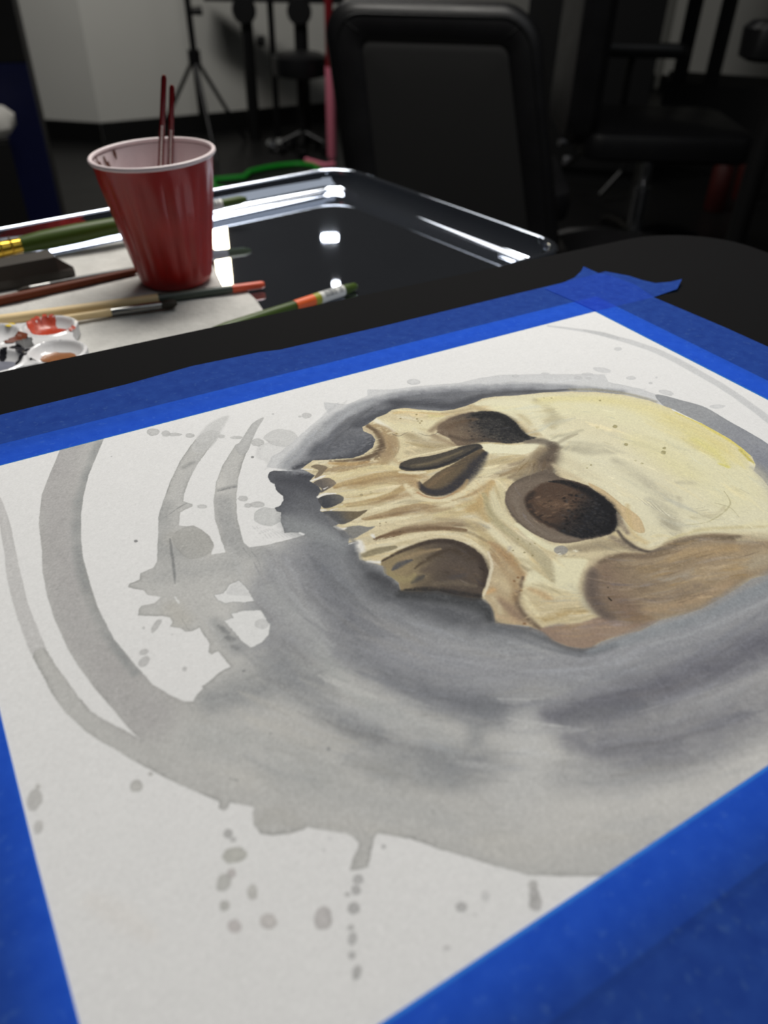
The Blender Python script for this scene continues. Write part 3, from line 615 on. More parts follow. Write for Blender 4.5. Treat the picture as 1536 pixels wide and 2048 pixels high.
    stroke([(749, 1081), (770, 1077), (800, 1070)], 1.3, (110, 86, 62), 0.6)
    for x, y in ((723, 990), (742, 985)): drop(x, y, 3.4, 2.4, (176, 160, 118), 0.9, edge=0.3)
    for x, y in ((760, 1047), (760, 1052), (772, 1045)): drop(x, y, 2, 1.3, (140, 120, 90), 0.9, edge=0.3)
    drop(800, 1063, 1.8, 1, (20, 18, 18), 1, edge=0.3)
    clip[0] = None
    for pts, w, c, a in (([(760, 905), (800, 925), (850, 955), (842, 972), (800, 965)], [8, 14, 16, 14, 8], (184, 160, 120), 0.7), ([(815, 870), (860, 890), (905, 893)], [16, 26, 14], (172, 154, 116), 0.65),
                         ([(700, 975), (760, 962), (820, 958)], [10, 20, 22], (180, 153, 108), 0.75), ([(740, 1008), (800, 992), (835, 985)], [10, 16, 16], (184, 158, 116), 0.7),
                         ([(770, 1034), (830, 1022), (900, 1020)], [10, 18, 16], (170, 145, 106), 0.75), ([(790, 1062), (850, 1052), (930, 1048), (965, 1060)], [8, 22, 22, 14], (158, 136, 104), 0.7),
                         ([(960, 955), (1000, 945), (1050, 932), (1090, 918)], [8, 18, 26, 24], (158, 140, 108), 0.7), ([(985, 925), (1030, 918), (1055, 914)], [10, 18, 8], (186, 168, 126), 0.7),
                         ([(925, 985), (960, 970), (985, 960)], [10, 20, 10], (206, 182, 132), 0.6), ([(960, 1075), (985, 1100), (1005, 1120)], [10, 18, 14], (182, 158, 110), 0.7)):
        stroke(pts, w, c, a, soft=1, cloud=0.5, wob=0.6)
    # gaps between the teeth
    fill([(622, 934), (633, 929), (648, 931), (655, 936), (645, 947), (633, 957), (629, 953), (637, 941)], (132, 116, 92), 0.9, edge=0.6)
    fill([(627, 966), (645, 957), (661, 957), (672, 966), (665, 973), (649, 982), (641, 985), (643, 977)], (104, 97, 90), 0.95, edge=0.5, col2=(138, 124, 104), g=[(640, 975), (670, 965)])
    fill([(637, 997), (653, 990), (676, 989), (688, 996), (684, 1004), (665, 1014), (649, 1017), (640, 1008)], (72, 73, 76), 0.95, edge=0.5, col2=(112, 108, 100), g=[(645, 1006), (685, 995)])
    fill([(645, 1024), (676, 1022), (715, 1023), (735, 1020), (715, 1035), (686, 1049), (668, 1040)], (92, 92, 92), 0.95, edge=0.5, col2=(118, 104, 80), g=[(665, 1035), (715, 1025)])
    fill([(690, 1056), (715, 1051), (735, 1054), (750, 1053), (725, 1068), (707, 1077), (696, 1070)], (132, 130, 124), 0.9, edge=0.7)
    for a, b in (([(622, 962), (640, 955), (650, 951)], [3, 5, 2]), ([(636, 994), (650, 988), (672, 987)], [5, 6, 2]), ([(642, 1020), (652, 1020)], [4, 3]), ([(662, 1020), (675, 1016)], [3, 3]),
                 ([(669, 1053), (682, 1058), (692, 1056)], [4, 6, 3]), ([(648, 978), (655, 974)], [3, 2]), ([(604, 938), (625, 939)], [4, 2]), ([(718, 1085), (722, 1100)], [14, 16]),
                 ([(745, 1070), (749, 1076)], [7, 4]), ([(735, 1123), (760, 1125)], [6, 8]), ([(698, 1088), (712, 1084)], [2, 3])):
        stroke(a, b, (228, 224, 214), 0.85, soft=0.8)
    clip[0] = bonem
    # bridge of the nose and cheek light
    fill([(964, 888), (990, 888), (1030, 890), (1066, 886), (1078, 889), (1070, 900), (1050, 908), (1010, 911), (975, 908), (966, 898)], (228, 221, 184), 0.95, edge=1.0)
    stroke([(965, 910), (1000, 908), (1040, 910)], [6, 5, 4], (196, 180, 138), 0.6, soft=1)
    stroke([(955, 930), (990, 922), (1040, 918)], [10, 20, 10], (190, 172, 128), 0.7, soft=1, cloud=0.3)
    stroke([(950, 950), (975, 945), (1000, 940)], [10, 18, 8], (220, 208, 166), 0.85, soft=0.9)
    stroke([(950, 948), (965, 955), (985, 950)], 1.4, (150, 132, 96), 0.6)
    stroke([(1050, 918), (1040, 926), (1015, 934)], 1.3, (140, 124, 94), 0.6)
    stroke([(1000, 952), (1030, 940), (1070, 925), (1095, 915)], [6, 12, 18, 16], (160, 138, 100), 0.8, soft=0.9, dry=0.1)
    stroke([(1000, 960), (1040, 948), (1075, 938)], [8, 9, 6], (206, 188, 136), 0.75, soft=0.9)
    stroke([(1062, 880), (1085, 880), (1100, 886)], [7, 11, 10], (128, 118, 100), 0.8, soft=0.9)
    stroke([(1108, 888), (1102, 905), (1094, 925), (1096, 945)], [14, 20, 26, 28], (108, 94, 78), 0.85, soft=0.9, dry=0.1)
    stroke([(1080, 915), (1095, 905)], [16, 12], (140, 130, 110), 0.6, soft=1)
    stroke([(1110, 890), (1135, 875), (1155, 868)], [8, 7, 3], (160, 150, 124), 0.6, soft=1)
    scatter(520, bonem, (620, 1110), (810, 1250), bflow, 44, 7, 13, 0.5, warm=4)
    scatter(160, bonem, (1050, 1536), (780, 1110), bflow, 60, 12, 5, 0.5, warm=3)
    for pts, w, c, a in (([(1050, 884), (1080, 884), (1104, 892)], [10, 14, 14], (112, 102, 88), 0.7), ([(1108, 895), (1098, 915), (1088, 935)], [22, 34, 40], (104, 90, 74), 0.75), ([(1085, 900), (1060, 918), (1020, 930)], [18, 16, 8], (142, 124, 96), 0.65),
                         ([(1020, 955), (1060, 940), (1090, 930)], [10, 18, 22], (128, 110, 88), 0.65), ([(1012, 985), (1014, 1010), (1030, 1038), (1060, 1062)], [5, 6, 6, 5], (86, 74, 64), 0.6), ([(862, 862), (885, 846), (915, 832), (945, 824)], [10, 14, 12, 6], (140, 118, 90), 0.6),
                         ([(870, 872), (890, 882), (915, 893)], [12, 12, 8], (150, 128, 98), 0.6), ([(735, 850), (757, 866), (766, 886), (755, 906), (725, 918), (690, 922)], [6, 8, 10, 10, 9, 5], (96, 78, 60), 0.6), ([(765, 868), (782, 890), (772, 912)], [14, 22, 18], (158, 132, 98), 0.5),
                         ([(670, 976), (720, 966), (775, 955), (830, 952)], [6, 9, 9, 6], (158, 128, 86), 0.5), ([(695, 1013), (745, 1006), (795, 990)], [5, 8, 6], (156, 130, 90), 0.55), ([(730, 1040), (780, 1030), (850, 1016)], [5, 8, 6], (148, 122, 86), 0.6),
                         ([(750, 1078), (800, 1064), (870, 1056), (930, 1062)], [6, 10, 10, 6], (116, 92, 66), 0.6), ([(905, 1000), (950, 985), (985, 962)], [5, 9, 6], (178, 150, 106), 0.6), ([(1110, 1098), (1170, 1098), (1230, 1090), (1265, 1098)], [8, 16, 20, 12], (150, 134, 106), 0.7),
                         ([(1005, 1060), (1040, 1090), (1085, 1122), (1104, 1158)], [6, 12, 18, 12], (176, 162, 124), 0.6), ([(955, 1060), (985, 1082), (1015, 1112), (1046, 1150)], [8, 14, 16, 10], (164, 136, 96), 0.6)):
        stroke(pts, w, c, a, soft=1, cloud=0.5, wob=0.6)
    # nose
    fill([(799, 932), (805, 924), (829, 916), (858, 912), (887, 905), (917, 895), (936, 890), (956, 888), (964, 893), (963, 898), (936, 911), (907, 926), (878, 936), (858, 940), (819, 942), (803, 939)], (84, 77, 66), 1, edge=0.9, tooth=0.2)
    stroke([(825, 932), (860, 926), (895, 914), (925, 902)], [8, 9, 8, 5], (126, 112, 84), 0.75, soft=1, dry=0.15)
    stroke([(802, 934), (825, 939), (860, 936), (890, 928), (930, 910), (955, 896)], [5, 6, 6, 6, 6, 6], (50, 50, 52), 0.8, soft=1)
    stroke([(920, 896), (945, 890), (960, 892)], [6, 8, 7], (60, 58, 56), 0.6, soft=1)
    stroke([(797, 922), (830, 912), (865, 905), (895, 898), (925, 890)], [4, 4, 4, 5, 4], (224, 211, 168), 0.85, soft=0.8)
    fill([(973, 907), (964, 916), (952, 932), (940, 949), (921, 971), (901, 984), (882, 991), (862, 992), (846, 986), (837, 977), (834, 968), (839, 962), (844, 968), (858, 958), (878, 943), (907, 928), (936, 911), (962, 898)], (112, 96, 72), 1, edge=0.9, tooth=0.15)
    stroke([(970, 906), (955, 925), (940, 945), (918, 966), (895, 981), (868, 985), (848, 978), (838, 966)], [10, 22, 24, 24, 22, 18, 12, 7], (66, 63, 64), 0.9, soft=0.8, tooth=0.25)
    stroke([(955, 908), (930, 922), (905, 940)], [10, 16, 12], (94, 82, 66), 0.6, soft=1, dry=0.15)
    stroke([(858, 972), (880, 955), (905, 938)], [10, 14, 10], (140, 115, 82), 0.6, soft=1, dry=0.2)
    stroke([(800, 944), (830, 946), (850, 944)], [6, 9, 5], (224, 212, 174), 0.85, soft=0.8)
    stroke([(812, 970), (825, 985), (850, 999), (890, 1000), (930, 985), (960, 962), (980, 950)], [10, 12, 9, 9, 12, 16, 10], (222, 209, 168), 0.85, soft=0.8, dry=0.05)
    stroke([(835, 985), (855, 994), (885, 996), (915, 982)], [3, 4, 4, 3], (176, 128, 88), 0.6, soft=1)
    stroke([(810, 955), (830, 962), (835, 975)], [12, 14, 8], (182, 154, 112), 0.7, soft=1)
    stroke([(935, 960), (925, 975), (905, 988)], [6, 8, 5], (190, 158, 108), 0.7, soft=1)
    stroke([(870, 1012), (830, 1016), (790, 1020)], [14, 16, 10], (168, 144, 106), 0.6, soft=1, dry=0.1)
    # middle of the cheek
    stroke([(985, 965), (972, 985), (960, 1005), (940, 1020)], [10, 14, 26, 18], (196, 166, 112), 0.8, soft=0.9, cloud=0.3)
    stroke([(920, 1012), (945, 1010), (960, 1022), (975, 1040)], [10, 26, 26, 14], (188, 160, 106), 0.7, soft=1)
    stroke([(870, 1030), (910, 1018), (950, 1003)], [8, 10, 6], (206, 190, 140), 0.7, soft=1)
    stroke([(968, 988), (978, 1015), (992, 1042), (1020, 1066)], [8, 14, 18, 14], (178, 166, 124), 0.8, soft=0.8)
    stroke([(985, 985), (992, 1010), (1005, 1030), (1030, 1052)], [10, 18, 18, 12], (214, 203, 162), 0.85, soft=0.8)
    stroke([(1000, 960), (1004, 985), (1010, 1010)], [10, 14, 12], (212, 198, 152), 0.7, soft=1)
    stroke([(935, 1045), (960, 1065), (985, 1080)], [14, 22, 16], (202, 184, 134), 0.7, soft=1, cloud=0.4)
    stroke([(875, 1038), (920, 1042), (950, 1060)], [8, 12, 8], (172, 154, 120), 0.6, soft=1)
    stroke([(905, 1060), (940, 1066), (972, 1082)], [6, 8, 6], (158, 140, 104), 0.7, soft=1)
    stroke([(985, 1062), (1010, 1085), (1040, 1105), (1060, 1130)], [14, 20, 22, 16], (222, 211, 172), 0.9, soft=0.8)
    stroke([(1010, 1055), (1045, 1082), (1080, 1110), (1100, 1140), (1110, 1165)], [9, 14, 22, 24, 10], (188, 176, 138), 0.85, soft=0.6)
    stroke([(1035, 1050), (1070, 1078), (1100, 1095), (1150, 1100)], [10, 16, 18, 12], (224, 216, 176), 0.9, soft=0.8)
    stroke([(1035, 1118), (1060, 1125), (1085, 1140)], [10, 14, 14], (194, 180, 138), 0.6, soft=1, cloud=0.6)
    stroke([(1020, 1095), (1015, 1105)], [8, 6], (180, 170, 150), 0.6, soft=1)
    for x, y in ((1049, 1105), (1065, 1111), (1026, 1101), (1122, 1144), (1115, 1151), (1091, 1169), (1036, 1078), (1060, 1088), (1070, 1087), (1102, 1205)): drop(x, y, 2.2, 1.4, (150, 136, 86), 0.8, edge=0.3)
    # big eye socket
    fill([(1176, 966), (1210, 982), (1244, 1009), (1270, 1026), (1283, 1042), (1290, 1064), (1273, 1064), (1258, 1052), (1240, 1030), (1210, 1000)], (206, 178, 130), 0.85, edge=0.5, rim=0.06)
    stroke([(1255, 1010), (1258, 1040), (1265, 1065), (1290, 1085)], [8, 10, 12, 14], (206, 180, 126), 0.6, soft=1)
    stroke([(1108, 930), (1130, 945), (1160, 958)], [10, 16, 8], (206, 190, 152), 0.7, soft=1)
    fill([(1010, 1001), (1016, 978), (1029, 964), (1049, 954), (1078, 944), (1094, 939), (1104, 944), (1117, 953), (1141, 960), (1172, 970), (1195, 985), (1215, 1001), (1230, 1019), (1233, 1036), (1232, 1052), (1221, 1067), (1195, 1075), (1166, 1081), (1137, 1086), (1109, 1085),
          (1084, 1076), (1059, 1062), (1035, 1042), (1018, 1021)], (124, 109, 92), 1, edge=0.7, wob=0.25, rim=0.2, rimw=0.5, tooth=0.2)
    stroke([(1035, 960), (1080, 948), (1110, 955)], [14, 22, 20], (106, 93, 78), 0.6, soft=1)
    stroke([(1028, 990), (1040, 1030), (1070, 1058), (1110, 1074), (1150, 1078)], [12, 12, 14, 12, 8], (138, 124, 106), 0.6, soft=1, dry=0.1)
    fill([(1049, 1001), (1056, 988), (1066, 979), (1088, 966), (1127, 960), (1172, 971), (1195, 986), (1215, 1002), (1229, 1019), (1232, 1036), (1231, 1051), (1220, 1066), (1195, 1074), (1166, 1077), (1140, 1071), (1117, 1062), (1082, 1046), (1059, 1025)],
         (92, 72, 56), 0.95, edge=2.4, wob=0.5, tooth=0.3, col2=(40, 40, 42), g=[(1110, 1010), (1190, 1040)])
    stroke([(1098, 963), (1135, 966), (1180, 985), (1215, 1010), (1226, 1040), (1212, 1060)], [3, 14, 20, 22, 24, 20], (34, 34, 36), 0.8, soft=0.9, tooth=0.5)
    stroke([(1066, 985), (1056, 1005), (1070, 1030), (1100, 1048), (1140, 1062)], [10, 12, 10, 10, 12], (58, 50, 44), 0.7, soft=1, dry=0.2)
    stroke([(1085, 1005), (1110, 1008), (1140, 1012)], [20, 28, 20], (116, 92, 70), 0.75, soft=1, tooth=0.5)
    for k in range(60):
        a = rng.random(2)
        x, y = 1068 + a[0] * 85, 985 + a[1] * 56
        stroke([(x, y), (x + 5, y - 2), (x + 10, y - 3)], [1, 4, 1], ((134, 108, 84), (60, 48, 40), (110, 86, 66))[k % 3], 0.5, soft=1)
    for k in range(150):
        a = rng.random(2)
        x, y = 1125 + a[0] * 102, 985 + a[1] * 86
        if y > 1078 - (x - 1130) * 0.12 or y < 985 + (x - 1170) * 0.35: continue
        drop(x, y, rng.uniform(1.5, 4), rng.uniform(0.8, 2), (84, 84, 84) if k % 3 == 0 else (20, 20, 22), 0.5, edge=0.9)
    # small eye socket
    fill([(874, 862), (878, 850), (897, 838), (926, 828), (956, 823), (975, 822), (995, 824), (1014, 832), (1030, 844), (1044, 860), (1057, 871), (1073, 875), (1057, 880), (1040, 885), (1020, 887), (995, 885), (966, 884), (946, 888), (917, 892), (905, 883), (893, 873), (878, 868)],
         (122, 103, 82), 0.95, edge=1.6, wob=0.4, tooth=0.25, col2=(62, 60, 58), g=[(900, 860), (990, 850)])
    stroke([(950, 832), (985, 830), (1015, 842), (1035, 862), (1050, 874)], [14, 20, 22, 20, 12], (40, 40, 40), 0.8, soft=0.9, tooth=0.5)
    stroke([(940, 842), (980, 850), (1010, 866)], [14, 24, 24], (52, 50, 49), 0.6, soft=1, tooth=0.8)
    stroke([(900, 872), (930, 880), (970, 878), (1000, 884)], [8, 10, 8, 5], (88, 74, 60), 0.6, soft=1)
    stroke([(895, 855), (920, 845), (950, 838)], [14, 16, 10], (112, 92, 70), 0.6, soft=1, tooth=0.5)
    for k in range(110):
        a = rng.random(2)
        x, y = 935 + a[0] * 110, 828 + a[1] * 54
        if y < 826 + max(0, x - 985) * 0.75 or y > 884: continue
        drop(x, y, rng.uniform(1.5, 4), rng.uniform(0.8, 1.8), (100, 95, 88) if k % 3 == 0 else (34, 33, 32), 0.45, edge=0.9)
    # hollow of the cheek
    fill([(762, 1123), (778, 1111), (797, 1101), (826, 1090), (856, 1081), (885, 1077), (917, 1082), (946, 1096), (964, 1112), (972, 1128), (978, 1148), (975, 1164), (965, 1184), (963, 1196), (934, 1196), (905, 1190), (875, 1183), (836, 1184), (802, 1183), (797, 1166), (785, 1156), (768, 1146)],
         (152, 134, 98), 1, edge=0.7, wob=0.3, tooth=0.15, col2=(94, 82, 70), g=[(790, 1130), (900, 1130)])
    stroke([(765, 1122), (800, 1104), (850, 1086), (890, 1082), (930, 1094), (958, 1114), (971, 1140), (968, 1170)], [4, 7, 12, 14, 16, 18, 18, 16], (74, 62, 52), 0.8, soft=1, tooth=0.3)
    stroke([(830, 1137), (846, 1124), (875, 1108), (905, 1100), (940, 1112)], [4, 8, 12, 16, 30], (84, 70, 54), 0.7, soft=1, dry=0.1)
    stroke([(800, 1120), (840, 1106), (880, 1098)], [8, 12, 6], (160, 138, 102), 0.8, soft=1)
    stroke([(850, 1140), (900, 1130), (940, 1150)], [20, 36, 40], (104, 90, 76), 0.7, soft=1, tooth=0.5)
    stroke([(870, 1168), (910, 1166), (950, 1172)], [10, 16, 10], (128, 114, 92), 0.6, soft=1, tooth=0.4)
    stroke([(905, 1155), (930, 1150)], [12, 10], (90, 84, 80), 0.5, soft=1, tooth=0.5)
    stroke([(785, 1140), (800, 1129), (823, 1120)], [5, 14, 5], (92, 90, 90), 0.85, soft=0.8, tooth=0.2)
    stroke([(824, 1165), (838, 1157), (848, 1152)], [6, 13, 6], (84, 80, 74), 0.8, soft=1, tooth=0.3)
    stroke([(775, 1140), (790, 1155), (815, 1160), (830, 1148)], [8, 18, 20, 8], (164, 150, 104), 0.6, soft=1)
    stroke([(810, 1180), (850, 1178), (900, 1183), (960, 1192)], [6, 12, 12, 10], (60, 56, 52), 0.75, soft=1, tooth=0.5)
    # upper jaw behind the hollow
    fill([(987, 1084), (1004, 1102), (1034, 1136), (1050, 1153), (1042, 1180), (1036, 1197), (1045, 1222), (1060, 1240), (1078, 1256), (1014, 1249), (989, 1244), (987, 1226), (976, 1206), (969, 1188), (978, 1160), (984, 1140), (975, 1112)], (186, 164, 126), 0.9, edge=1.2, wob=0.4, cloud=0.4)
    stroke([(980, 1085), (1010, 1110), (1040, 1145), (1048, 1158)], [10, 20, 20, 10], (176, 142, 98), 0.75, soft=1, cloud=0.3)
    stroke([(1046, 1154), (1040, 1178), (1033, 1200), (1045, 1225), (1065, 1244), (1085, 1262)], [6, 10, 13, 14, 14, 10], (112, 94, 76), 0.85, soft=1, dry=0.08)
    stroke([(975, 1185), (985, 1180)], [10, 14], (210, 162, 104), 0.6, soft=1)
    stroke([(990, 1160), (1005, 1165), (1015, 1180)], [16, 20, 14], (206, 186, 144), 0.7, soft=1)
    stroke([(1000, 1200), (1020, 1215), (1030, 1235)], [20, 24, 18], (164, 136, 104), 0.6, soft=1, cloud=0.4)
    stroke([(985, 1110), (1008, 1140), (1030, 1170), (1028, 1200)], [10, 16, 18, 16], (168, 138, 98), 0.55, soft=1, cloud=0.6)
    stroke([(1000, 1205), (1025, 1222), (1048, 1246)], [14, 20, 14], (146, 122, 100), 0.6, soft=1, cloud=0.4)
    stroke([(985, 1195), (998, 1212), (1000, 1232)], [8, 10, 8], (206, 190, 152), 0.6, soft=1)
    stroke([(995, 1232), (1030, 1242), (1055, 1248)], [8, 12, 6], (196, 168, 130), 0.7, soft=1)
    stroke([(976, 1104), (984, 1130), (980, 1150), (972, 1180), (966, 1192)], [5, 6, 6, 5, 4], (224, 212, 180), 0.8, soft=0.8)
    for x, y in ((1036, 1155), (1029, 1162), (1042, 1181), (1049, 1247)): drop(x, y, 3, 2, (140, 98, 58), 0.8, edge=0.4)
    # cheek bone
    fill([(1106, 1119), (1140, 1116), (1174, 1118), (1164, 1145), (1155, 1178), (1150, 1200), (1100, 1190), (1060, 1180), (1048, 1170), (1053, 1152), (1070, 1140), (1108, 1165)], (226, 218, 178), 0.85, edge=2.5, wob=0.6)
    fill([(1044, 1178), (1062, 1168), (1110, 1172), (1160, 1190), (1200, 1215), (1204, 1232), (1150, 1245), (1085, 1250), (1060, 1232), (1044, 1208)], (204, 186, 142), 0.6, edge=5, wob=0.8, cloud=0.3)
    stroke([(1060, 1178), (1085, 1188), (1100, 1200)], [10, 18, 12], (196, 160, 112), 0.6, soft=1)
    stroke([(1050, 1192), (1060, 1212), (1075, 1228)], [8, 12, 10], (224, 210, 166), 0.75, soft=0.9)
    stroke([(1090, 1240), (1130, 1226), (1170, 1222)], [12, 18, 8], (184, 156, 102), 0.7, soft=1, dry=0.1)
    stroke([(1170, 1210), (1195, 1225)], [16, 20], (190, 180, 150), 0.7, soft=1)
    stroke([(1120, 1218), (1150, 1216), (1170, 1214)], 1.8, (150, 132, 96), 0.5)
    stroke([(1140, 1170), (1155, 1190), (1175, 1205)], [14, 20, 16], (206, 198, 164), 0.7, soft=1)
    # strip under the big socket
    stroke([(1115, 1098), (1160, 1096), (1210, 1086), (1250, 1090)], [8, 20, 26, 28], (168, 152, 120), 0.85, soft=0.9, cloud=0.3)
    stroke([(1225, 1075), (1245, 1085), (1270, 1098), (1305, 1104)], [14, 20, 14, 6], (140, 124, 104), 0.75, soft=1, dry=0.1)
    stroke([(1236, 1062), (1250, 1080), (1275, 1097), (1303, 1104), (1325, 1095)], [6, 9, 9, 8, 5], (92, 82, 72), 0.85, soft=1)
    stroke([(1236, 1030), (1245, 1050), (1255, 1066)], [8, 12, 10], (142, 126, 106), 0.7, soft=1, tooth=0.5)
    drop(1122, 1100, 14, 9, (158, 154, 146), 0.95, edge=0.5)
    for k in range(14):
        a = rng.random(2); stroke([(1112 + a[0] * 50, 1100 + a[1] * 14), (1116 + a[0] * 50, 1099 + a[1] * 14)], 2.2, (140, 134, 118) if k % 2 else (228, 222, 196), 0.7, soft=0.8)
    stroke([(1110, 1112), (1150, 1114), (1180, 1118)], [5, 7, 5], (196, 182, 140), 0.6, soft=1)
    # temple
    fill([(1176, 1172), (1180, 1142), (1197, 1124), (1233, 1108), (1270, 1104), (1307, 1106), (1331, 1088), (1368, 1076), (1429, 1068), (1478, 1070), (1536, 1078), (1600, 1090), (1560, 1140), (1503, 1157), (1478, 1174), (1441, 1196), (1405, 1216), (1368, 1228), (1319, 1240), (1260, 1250), (1204, 1232), (1189, 1217), (1176, 1197)],
         (160, 139, 109), 0.95, edge=3.2, wob=0.6, cloud=0.12)
    fill([(1080, 1256), (1110, 1252), (1160, 1246), (1204, 1234), (1260, 1248), (1320, 1240), (1282, 1261), (1246, 1270), (1204, 1283), (1184, 1295), (1165, 1297), (1135, 1293), (1106, 1281), (1088, 1268)], (158, 134, 112), 0.95, edge=1.4, wob=0.5, cloud=0.15)
    stroke([(1188, 1140), (1182, 1170), (1190, 1205), (1210, 1232)], [16, 22, 22, 16], (120, 106, 94), 0.8, soft=1, tooth=0.2)
    stroke([(1215, 1135), (1220, 1170), (1240, 1205), (1270, 1235)], [46, 66, 70, 50], (136, 114, 94), 0.75, soft=1, cloud=0.3, tooth=0.2)
    stroke([(1185, 1150), (1184, 1180), (1196, 1212), (1225, 1235)], [26, 34, 34, 26], (112, 98, 86), 0.7, soft=1, cloud=0.3)
    stroke([(1230, 1120), (1260, 1150), (1300, 1190)], [40, 50, 40], (136, 116, 92), 0.5, soft=1, cloud=0.6)
    stroke([(1200, 1124), (1240, 1112), (1290, 1112), (1330, 1100)], [10, 14, 16, 14], (120, 102, 82), 0.75, soft=1, dry=0.1)
    stroke([(1320, 1104), (1360, 1084), (1420, 1074), (1480, 1076)], [14, 20, 18, 14], (134, 116, 90), 0.8, soft=1, dry=0.1)
    stroke([(1425, 1076), (1460, 1076), (1480, 1072)], [8, 12, 6], (112, 98, 78), 0.6, soft=1)
    stroke([(1340, 1120), (1370, 1108), (1420, 1100), (1470, 1096)], [16, 22, 26, 20], (186, 156, 110), 0.7, soft=1, cloud=0.4)
    stroke([(1280, 1140), (1330, 1136), (1380, 1120)], [14, 18, 14], (148, 126, 94), 0.6, soft=1, dry=0.2)
    stroke([(1320, 1160), (1360, 1156), (1390, 1140)], [10, 20, 12], (176, 166, 148), 0.6, soft=1, dry=0.2)
    stroke([(1310, 1200), (1350, 1190), (1400, 1170)], [14, 18, 12], (142, 124, 104), 0.6, soft=1, dry=0.2)
    stroke([(1400, 1150), (1450, 1140), (1500, 1120), (1540, 1110)], [34, 44, 46, 40], (182, 158, 120), 0.7, soft=1, cloud=0.3)
    stroke([(1290, 1222), (1350, 1212), (1410, 1190), (1460, 1165)], [14, 20, 20, 16], (182, 154, 118), 0.6, soft=1, dry=0.1)
    stroke([(1360, 1232), (1410, 1212), (1460, 1186)], [8, 10, 8], (142, 124, 102), 0.6, soft=1)
    stroke([(1480, 1080), (1520, 1075), (1560, 1072)], [16, 22, 20], (196, 184, 150), 0.6, soft=1)
    stroke([(1500, 1130), (1536, 1115)], [30, 40], (176, 166, 142), 0.5, soft=1)
    for k in range(40):
        a = rng.random(2)
        x, y = 1200 + a[0] * 280, 1110 + a[1] * 110
        y -= max(0, (x - 1320)) * 0.22
        stroke([(x, y), (x + 18, y - 4), (x + 40, y - 12)], [1, 2.4, 1], ((188, 168, 134), (120, 102, 82), (150, 128, 96))[k % 3], 0.45, soft=1)
    # rim of bone between crown and temple
    stroke([(1340, 1078), (1390, 1062), (1450, 1056), (1536, 1052)], [6, 9, 10, 10], (206, 192, 144), 0.8, soft=1, dry=0.05)
    stroke([(1490, 1052), (1520, 1045), (1540, 1048)], [8, 14, 12], (226, 216, 172), 0.7, soft=1)
    stroke([(1300, 1090), (1318, 1085), (1330, 1072)], [6, 10, 6], (222, 212, 176), 0.8, soft=0.9)
    scatter(420, bonem, (1080, 1536), (1070, 1300), bflow, 50, 7, 10, 0.5, warm=5)
    scatter(700, bonem, (620, 1240), (810, 1260), bflow, 22, 3.2, 12, 0.5, warm=3)
    scatter(160, bonem, (1240, 1536), (800, 1080), bflow, 26, 3, 7, 0.45, warm=3)
    # two specks and a hair stuck in the paint
    drop(1216, 1175, 2, 1.3, (16, 15, 15), 1, edge=0.25)
    stroke([(1217, 1195), (1222, 1201)], [2.2, 3], (14, 14, 14), 1, soft=0.5)
    drop(1530, 1222, 1.8, 1.8, (50, 50, 54), 0.9, edge=0.3); drop(1330, 1475, 2, 1.6, (70, 70, 72), 0.8, edge=0.3)
    drop(631, 1098, 1.5, 1.5, (50, 50, 50), 0.9, edge=0.3)
    clip[0] = None
    # lost edges where bone meets the wet ground
    stroke([(800, 1183), (836, 1185), (875, 1184), (934, 1197), (962, 1198)], [8, 10, 10, 10, 8], (58, 56, 55), 0.75, soft=1)
    stroke([(968, 1200), (984, 1218), (990, 1242), (1020, 1252), (1060, 1258)], [6, 6, 7, 7, 8], (98, 94, 92), 0.6, soft=1)
    stroke([(1060, 1256), (1085, 1266), (1106, 1283), (1135, 1295), (1165, 1299), (1190, 1294)], [6, 8, 8, 7, 7, 6], (110, 104, 102), 0.65, soft=1)
    stroke([(1190, 1293), (1246, 1271), (1319, 1243), (1405, 1218), (1478, 1176), (1536, 1150), (1590, 1110)], [7, 10, 12, 14, 16, 18, 20], (150, 144, 136), 0.55, soft=1, cloud=0.4)
    stroke([(715, 1098), (722, 1120), (745, 1128), (766, 1136), (770, 1150)], [8, 9, 8, 8, 6], (140, 140, 138), 0.6, soft=1, cloud=0.4)
    stroke([(655, 1030), (668, 1052), (690, 1068), (712, 1086)], [8, 8, 10, 8], (118, 118, 118), 0.5, soft=1, cloud=0.5)
    stroke([(1505, 935), (1525, 955), (1545, 985), (1575, 1035)], [10, 18, 22, 26], (188, 182, 160), 0.55, soft=1)
    # ---- drips along the lower edge of the sheet
    tan = (188, 185, 177); pink = (192, 183, 179)
